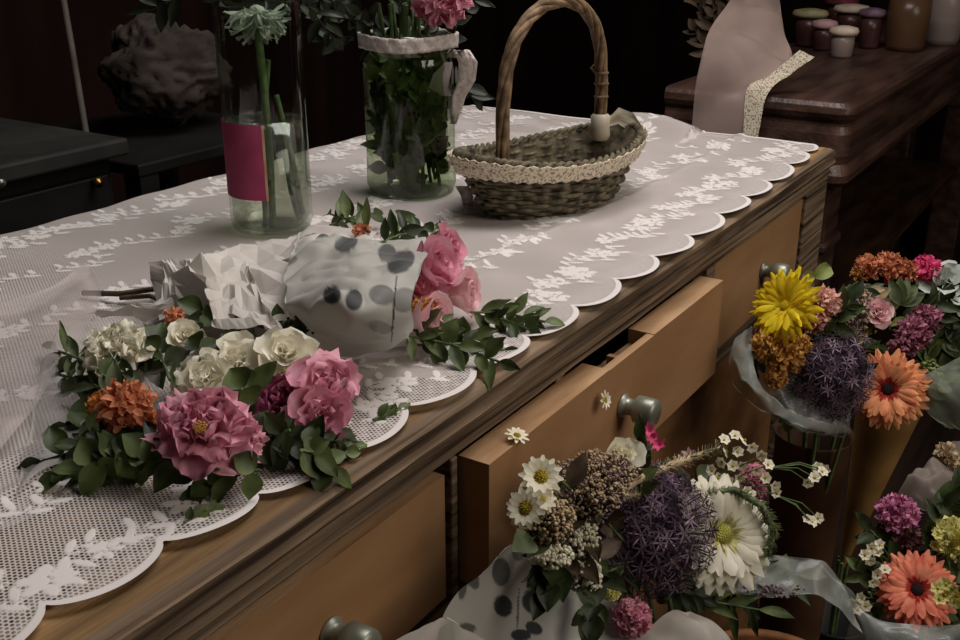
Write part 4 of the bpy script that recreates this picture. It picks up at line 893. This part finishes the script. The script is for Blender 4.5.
for (x0, y0, x1, y1, L_, n_, m_) in [(930, 370, 925, 350, .024, 10, mGreenM), (935, 390, 955, 360, .024, 10, mGreenM), (915, 310, 955, 300, .026, 9, mGreenD), (880, 340, 870, 360, .022, 9, mGreenM), (930, 340, 960, 340, .026, 9, mGreenD), (860, 290, 880, 300, .022, 8, mStat), (905, 360, 935, 400, .022, 10, mGreenD), (840, 300, 870, 290, .02, 7, mGreenD), (890, 330, 890, 300, .02, 7, mGreenL), (925, 300, 945, 330, .026, 10, mGreenD)]:
    a, c_ = D_(x0, y0, 1.25), D_(x1, y1, 1.25); sprig(db, [a, a.lerp(c_, .5), c_], L_, .006, [m_, mStem], n=n_)
fluff(db, D_(945, 335, 1.27), (.022, .022, .02), [mPurpK, mGreenM, mTwig], 'statice_head', n=200, r=.0017)
fluff(db, D_(930, 372, 1.22), (.014, .014, .015), [mGreenL, mGreenM, mTwig], 'green_cluster', n=160, r=.0018)
p = D_(921, 377, 1.20); pompom(db, p, facing(p), .006, mPink, 'pink_bud', n=20, wid=.25)
crumple([[(905, 392, 1.20), (930, 372, 1.18), (975, 350, 1.17)], [(920, 405, 1.19), (940, 395, 1.15), (980, 390, 1.14)], [(945, 428, 1.2), (960, 430, 1.16), (990, 440, 1.15)]], None, 'film_wrap', paper_mat('pale_green_film', (150, 158, 140), (0, 0, 0), .3, .5), db, nu=40, nv=40, amp=.006, fr=34, seed=51, plane=front)
# brown paper cone
ap = PD(842, 566, 1.38); t0, t1 = PD(857, 425, 1.30), PD(916, 428, 1.30); cen = (t0 + t1) / 2; rr = (t1 - t0).length / 2
b = MB(); rows = []
for i in range(13):
    f = i / 12; c_ = ap.lerp(cen + UP * .03, f); r_ = .004 + (rr - .002) * f; rows.append([c_ + RT * r_ * math.cos(2 * math.pi * k / 28) + hd * r_ * math.sin(2 * math.pi * k / 28) for k in range(28)])
b.grid(rows, closed=True); part(b, 'paper_cone', mat('kraft_paper', (158, 122, 72), (126, 94, 54), scale=12, rough=.85, spec=.1, bump=.001), db)
bot = Vector((ap.x - .005, ap.y, -.80)); stems(db, ap + UP * .01, bot, 5, .006)
b = MB(); b.tube([cen, ap.lerp(cen, .5), ap], [.02, .01, .003], 8); part(b, 'stem_bundle', mStem, db)
bucket(ap.x - .005, ap.y, .045, .30, mBlack, 'black bucket on the floor under the brown paper cone')

# F: lower right bouquet
fb = thing('lower_bouquet', 'bouquet at the lower right corner with a coral gerbera under an orchid pink carnation', 'bouquet', (1.0, -.3, -.6))
def F_(x, y, d=1.08): return PD(x, y, d)
p = F_(917, 590, 1.04); gerbera(fb, p, facing(p, .1, .15), .042, mCoralD, mCentre, mInRed, n=28, centre=.14, ly=3, wd=.095, droop=.15, label='coral gerbera with dark centre')
p = F_(897, 514, 1.08); pompom(fb, p, facing(p, 0, 1.0), .025, mOrchid, 'orchid_carnation', n=100, wid=.13, L=.45, flat=.5, ruf=.25, label='orchid pink carnation')
p = F_(898, 545, 1.10); pompom(fb, p, facing(p, 0, .1), .026, petal_mat('petal_dusk', (150, 104, 104), (98, 64, 66)), 'dusky_bloom', n=90, wid=.1, L=.6, ruf=.2)
p = F_(957, 540, 1.06); pompom(fb, p, facing(p, -.2, .2), .024, mCreamY, 'cream_chrysanthemum', n=90, wid=.1, L=.6, label='pale yellow bloom')
for (x, y) in ((952, 462), (938, 475), (958, 480), (946, 452)):
    p = F_(x, y, 1.15); pompom(fb, p, facing(p, 0, .2), .013, mStat, 'dried_bloom', n=34, wid=.2, L=.5, label='dried tan bloom')
wax(fb, [F_(x, y, 1.04) for x, y in ((872, 548), (865, 555), (878, 553), (870, 560), (880, 545))], F_(890, 580, 1.08), .006, mW3)
wax(fb, [F_(x, y, 1.04) for x, y in ((855, 602), (862, 598), (866, 606), (858, 610), (878, 575), (885, 570), (873, 582))], F_(890, 610, 1.08), .006, mW3)
wax(fb, [F_(x, y, 1.0) for x, y in ((938, 588), (945, 595), (952, 588), (958, 596), (946, 584), (940, 600), (955, 602))], F_(960, 620, 1.05), .007, [mCreamY, mYel2, mStem])
wax(fb, [F_(x, y, 1.04) for x, y in ((938, 535), (945, 545), (942, 528), (936, 545))], F_(950, 570, 1.05), .006, [mCreamY, mYel2, mStem])
for (x0, y0, x1, y1, L_, n_, m_) in [(890, 600, 860, 570, .022, 10, mGreenM), (880, 620, 860, 600, .022, 9, mGreenM), (930, 560, 945, 500, .024, 10, mGreenD), (900, 560, 870, 530, .022, 9, mGreenD), (940, 620, 960, 570, .022, 9, mGreenM), (880, 590, 875, 560, .02, 8, mGreenD), (950, 520, 955, 490, .022, 8, mGreenD), (900, 640, 950, 630, .02, 9, mGreenD)]:
    a, c_ = F_(x0, y0), F_(x1, y1); sprig(fb, [a, a.lerp(c_, .5), c_], L_, .006, [m_, mStem], n=n_)
crumple([[(925, 470, 1.16), (945, 448, 1.17), (975, 440, 1.17)], [(905, 478, 1.13), (930, 482, 1.12), (950, 500, 1.12)], [(895, 500, 1.13), (925, 510, 1.12), (955, 520, 1.13)]], None, 'film_wrap', paper_mat('grey_tissue', (134, 122, 114), (0, 0, 0), .2, .8), fb, nu=40, nv=40, amp=.012, fr=34, seed=61, plane=PD)
crumple([[(815, 560, 1.06), (850, 590, 1.04), (880, 620, 1.02), (960, 625, 1.0)], [(850, 600, 1.04), (868, 636, 1.02), (900, 650, 1.0), (970, 640, .98)], [(840, 660, 1.06), (870, 700, 1.02), (920, 720, 1.0), (980, 720, 1.0)]], None, 'film_wrap', mCello, fb, nu=40, nv=60, amp=.006, fr=26, seed=63, plane=PD)
stems(fb, F_(915, 600, 1.12), Vector((1.06, -.34, -.80)), 7)
bucket(1.06, -.34, .07, .33, mat('galvanised', (150, 152, 150), (110, 112, 110), scale=20, rough=.4, metal=.8), 'galvanised bucket below the coral gerbera bouquet')
# ------------------------------------------------------------ table behind, right
tb = thing('side_table', 'heavy dark mahogany table with moulded edge behind the dresser', 'table', (2.9, .27, -.85))
TX, TY = 1.95, .075
b = MB(); prof = [(TY + .016, 0), (TY + .004, -.002), (TY - .002, -.010), (TY - .003, -.022), (TY + .001, -.032), (TY + .006, -.040), (TY + .006, -.046), (TY + .003, -.060), (TY + .003, -.100), (TY + .006, -.116), (TY + .002, -.124), (TY - .003, -.134), (TY - .002, -.148), (TY + .006, -.158), (TY + .03, -.164)]
def outline(off, z):   # rectangle with rounded left-front corner
    x0, y0, x1, y1, r = TX + off, TY + off, 4.2, .435, .03; pts = [(x1, y0, z)]
    for k in range(7):
        a = -math.pi / 2 - k * math.pi / 12; pts.append((x0 + r + r * math.cos(a), y0 + r + r * math.sin(a), z))
    pts += [(x0, y1, z), (x1, y1, z)]; return pts
rows = [outline(y - TY, z) for y, z in prof]; b.grid(rows, closed=True); b.add(rows[0], [tuple(range(len(rows[0])))]); b.add(rows[-1], [tuple(reversed(range(len(rows[-1]))))])
part(b, 'table_top', mTable, tb, smooth=False, bevel=.001)
for (x, y) in ((2.05, .16), (3.9, .16), (2.05, .36), (3.9, .36)):
    b = MB(); b.box((x - .05, y - .05, -.85), (x + .05, y + .05, -.16)); b.box((x - .058, y - .058, -.30), (x + .058, y + .058, -.28)); part(b, 'leg', mTable, tb, smooth=False, bevel=.006)
b = MB(); b.box((2.11, .14, -.52), (3.84, .40, -.49)); part(b, 'shelf', mDarkWood, tb, smooth=False, bevel=.004)
# tulle drape with lace edge over its near end
td = thing('tulle_drape', 'sheer blush tulle with lace edge draped over the end of the mahogany table', 'drape', (1.95, .3, 0))
def TXp(x, y, X): return PX(x, y, X)
crumple([[(742, -12, 2.06), (752, -14, 2.10), (768, -14, 2.14), (778, -12, 2.18)], [(716, 20, 1.99), (740, 20, 2.02), (765, 25, 2.06), (782, 30, 2.10)], [(701, 55, 1.945), (725, 60, 1.955), (755, 62, 1.97), (790, 58, 2.02)], [(693, 95, 1.925), (715, 98, 1.93), (735, 95, 1.935), (752, 90, 1.94)], [(690, 150, 1.92), (712, 155, 1.925), (732, 158, 1.92), (748, 150, 1.925)]], None, 'tulle_panel', mTulle, td, nu=60, nv=50, amp=.018, fr=9, seed=71, plane=TXp)
mTrimT = MATS['cream_lace_trim']
crumple([[(800, 50, 2.0), (770, 74, 1.975), (748, 88, 1.935), (744, 115, 1.925), (742, 150, 1.92)], [(815, 57, 2.0), (788, 76, 1.975), (768, 92, 1.94), (762, 115, 1.93), (756, 150, 1.925)]], None, 'lace_edge', mTrimT, td, nu=8, nv=50, amp=.004, fr=24, seed=73, plane=TXp)
# little lidded pots and jars on it
def pot(px, py, r, h, mb_, ml, label, lid=True, nm='lidded_pot', cat='pot', group=None, sq=1.0):
    p = PZ(px, py, .001); t = thing(nm, label, cat, (p.x, p.y, .001), group); b = MB()
    b.lathe([(.001, 0), (r * .8, 0), (r * .9, h * .1), (r, h * .6), (r * .96, h), (r * .88, h), (r * .9, h * .6), (r * .7, h * .08), (.001, h * .06)], c=(p.x, p.y, .001), n=24); part(b, 'body', mb_, t)
    if lid:
        b = MB(); b.lathe([(.001, h), (r * 1.15, h), (r * 1.3, h + .008), (r * 1.15, h + .016), (r * .5, h + .020), (.001, h + .021)], c=(p.x, p.y, .001), n=24); part(b, 'lid', ml, t)
    return t
mFro = sheer('frosted_glass', (170, 150, 142), .55, .3); mCr = mat('cream_lid', (226, 206, 184), (196, 172, 150), scale=30); mPk = mat('pink_lid', (190, 150, 152), (160, 118, 124), scale=30); mGn = mat('sage_lid', (168, 160, 120), (130, 122, 88), scale=30); mMv = mat('mauve_lid', (140, 116, 134), (98, 72, 90), scale=30); mMr = mat('maroon_lid', (120, 50, 60), (80, 30, 40), scale=30)
mDg = mat('dark_pot_glass', (84, 54, 50), (58, 36, 34), scale=12, rough=.3)
pot(841, 57, .026, .050, mFro, mCr, 'small frosted pot with a cream lid, nearest on the mahogany table')
pot(822, 50, .024, .052, mDg, mPk, 'small dark pot with a pink lid, left of the frosted pot')
pot(868, 48, .026, .075, mDg, mMv, 'dark pot with a mauve lid, right of the frosted pot')
pot(807, 46, .034, .070, mDg, mGn, 'wide dark pot with a sage green lid beside the tulle')
pot(848, 40, .036, .070, mDg, mCr, 'wide dark pot with a cream lid behind the frosted pot')
pot(838, 33, .036, .075, mDg, mMr, 'wide dark pot with a maroon lid, furthest back in the cluster')
mAmb = sheer('amber_glass', (110, 80, 58), .6, .25)
t = pot(904, 50, .05, .13, mAmb, mCr, 'amber brown glass jar standing right of the lidded pots', lid=False, nm='amber_jar', cat='jar')
t = pot(940, 44, .048, .15, mFro, mCr, 'frosted glass jar at the right edge of the mahogany table', lid=False, nm='frosted_jar', cat='jar')
p = PZ(941, 44, .03); b = MB(); b.lathe([(.001, .05), (.040, .05), (.041, .11), (.001, .112)], c=(t.location.x, t.location.y, 0), n=24); part(b, 'wax', mat('pale_wax', (206, 196, 184), (186, 176, 164)), t)
t = pot(961, 26, .03, .03, mat('white_china', (236, 236, 236), (216, 216, 216)), mCr, 'small white china dish at the far right of the mahogany table', lid=False, nm='china_dish', cat='dish')

# ------------------------------------------------------------ dark furniture behind, left
cb = thing('black_cabinet', 'black wooden cabinet with a brass knob in the dark behind the dresser', 'cabinet', (.55, 1.0, -.85))
b = MB(); b.box((.1, .85, -.85), (.955, 1.10, .003)); part(b, 'body', mBlack, cb, smooth=False)
b = MB(); b.box((.08, .82, .004), (.97, 1.12, .028)); part(b, 'cabinet_top', mat('cabinet_top_wood', (52, 50, 46), (30, 29, 28), scale=8, rough=.6), cb, smooth=False, bevel=.004)
dd = None
for (xa, xb) in ((.12, .52), (.54, .94)):
    b = MB(); b.box((xa, .835, -.80), (xb, .85, -.02)); b.box((xa + .05, .831, -.75), (xb - .05, .835, -.07)); dd = part(b, 'door', mBlack, cb, smooth=False, bevel=.003)
    for q, mm in ((PYP(100, 183, .82), mBrass), (PYP(2, 183, .82), mMetal)):
        if xa < q.x < xb:
            b = MB(); b.lathe([(.001, 0), (.004, 0), (.0035, .006), (.007, .009), (.007, .014), (.001, .017)], M=frame((q.x, .835, q.z), (0, -1, 0)), n=16); part(b, 'knob', mm, dd)
ss = thing('dark_stand', 'low dark stand behind the bottle carrying a cloth bundle', 'stand', (1.2, 1.05, -.85))
b = MB(); b.box((1.03, .88, -.05), (1.40, 1.25, -.0305)); part(b, 'top', mBlack, ss, smooth=False, bevel=.003)
for (x, y) in ((1.05, .90), (1.38, .90), (1.05, 1.23), (1.38, 1.23)):
    b = MB(); b.box((x - .018, y - .018, -.85), (x + .018, y + .018, -.05)); part(b, 'leg', mBlack, ss, smooth=False)
# bundle of grey cloth with greenery behind the bottle
gb = MB(); rows = []; pc = PYP(172, 118, 1.05)
for i in range(49):
    th = math.pi * i / 48; row = []
    for k in range(80):
        a = 2 * math.pi * k / 80; d = Vector((math.sin(th) * math.cos(a), math.sin(th) * math.sin(a), math.cos(th))); s = 1 + .30 * noise.noise(d * 1.8 + Vector((4, 0, 0))) - .22 * abs(noise.noise(d * 4.5)) + .08 * noise.noise(d * 11)
        row.append(Vector((pc.x, 1.05, pc.z)) + Vector((d.x * .105 * s, d.y * .09 * s, d.z * .085 * s)))
    rows.append(row)
gb.grid(rows, closed=True); zmin = min(v[2] for v in gb.v); gb.v = [(x, y, z + (-.0305 - zmin)) for x, y, z in gb.v]
tag(gb.build('cloth_bundle', mat('grey_brown_cloth', (74, 66, 60), (42, 37, 34), scale=9, rough=.95, spec=.05)), 'grumpled grey cloth bundle on the black cabinet behind the bottle'.replace('grumpled', 'crumpled'), 'cloth')
pl = thing('wooden_pole', 'thin pale wooden pole leaning in the dark on the black cabinet', 'pole', (.9, .9, .028))
b = MB(); b.tube([PYP(86, 134, .93), PYP(72, 50, .97), PYP(58, -30, 1.0)], .005, 10); part(b, 'shaft', mat('pole_wood', (92, 84, 78), (64, 58, 52), scale=20), pl)
ds = thing('dried_spray', 'dried brown leafy spray standing behind the tulle drape', 'dried flowers', (2.1, .5, 0))
for (x0, y0, x1, y1) in ((712, 40, 690, -10), (715, 40, 712, -15), (720, 30, 735, -15), (712, 60, 695, 30)):
    a, c_ = PX(x0, y0, 2.12), PX(x1, y1, 2.12); sprig(ds, [a, a.lerp(c_, .5), c_], .035, .009, [mat('dried_leaf', (92, 74, 56), (56, 44, 34), scale=40), mTwig], n=9)
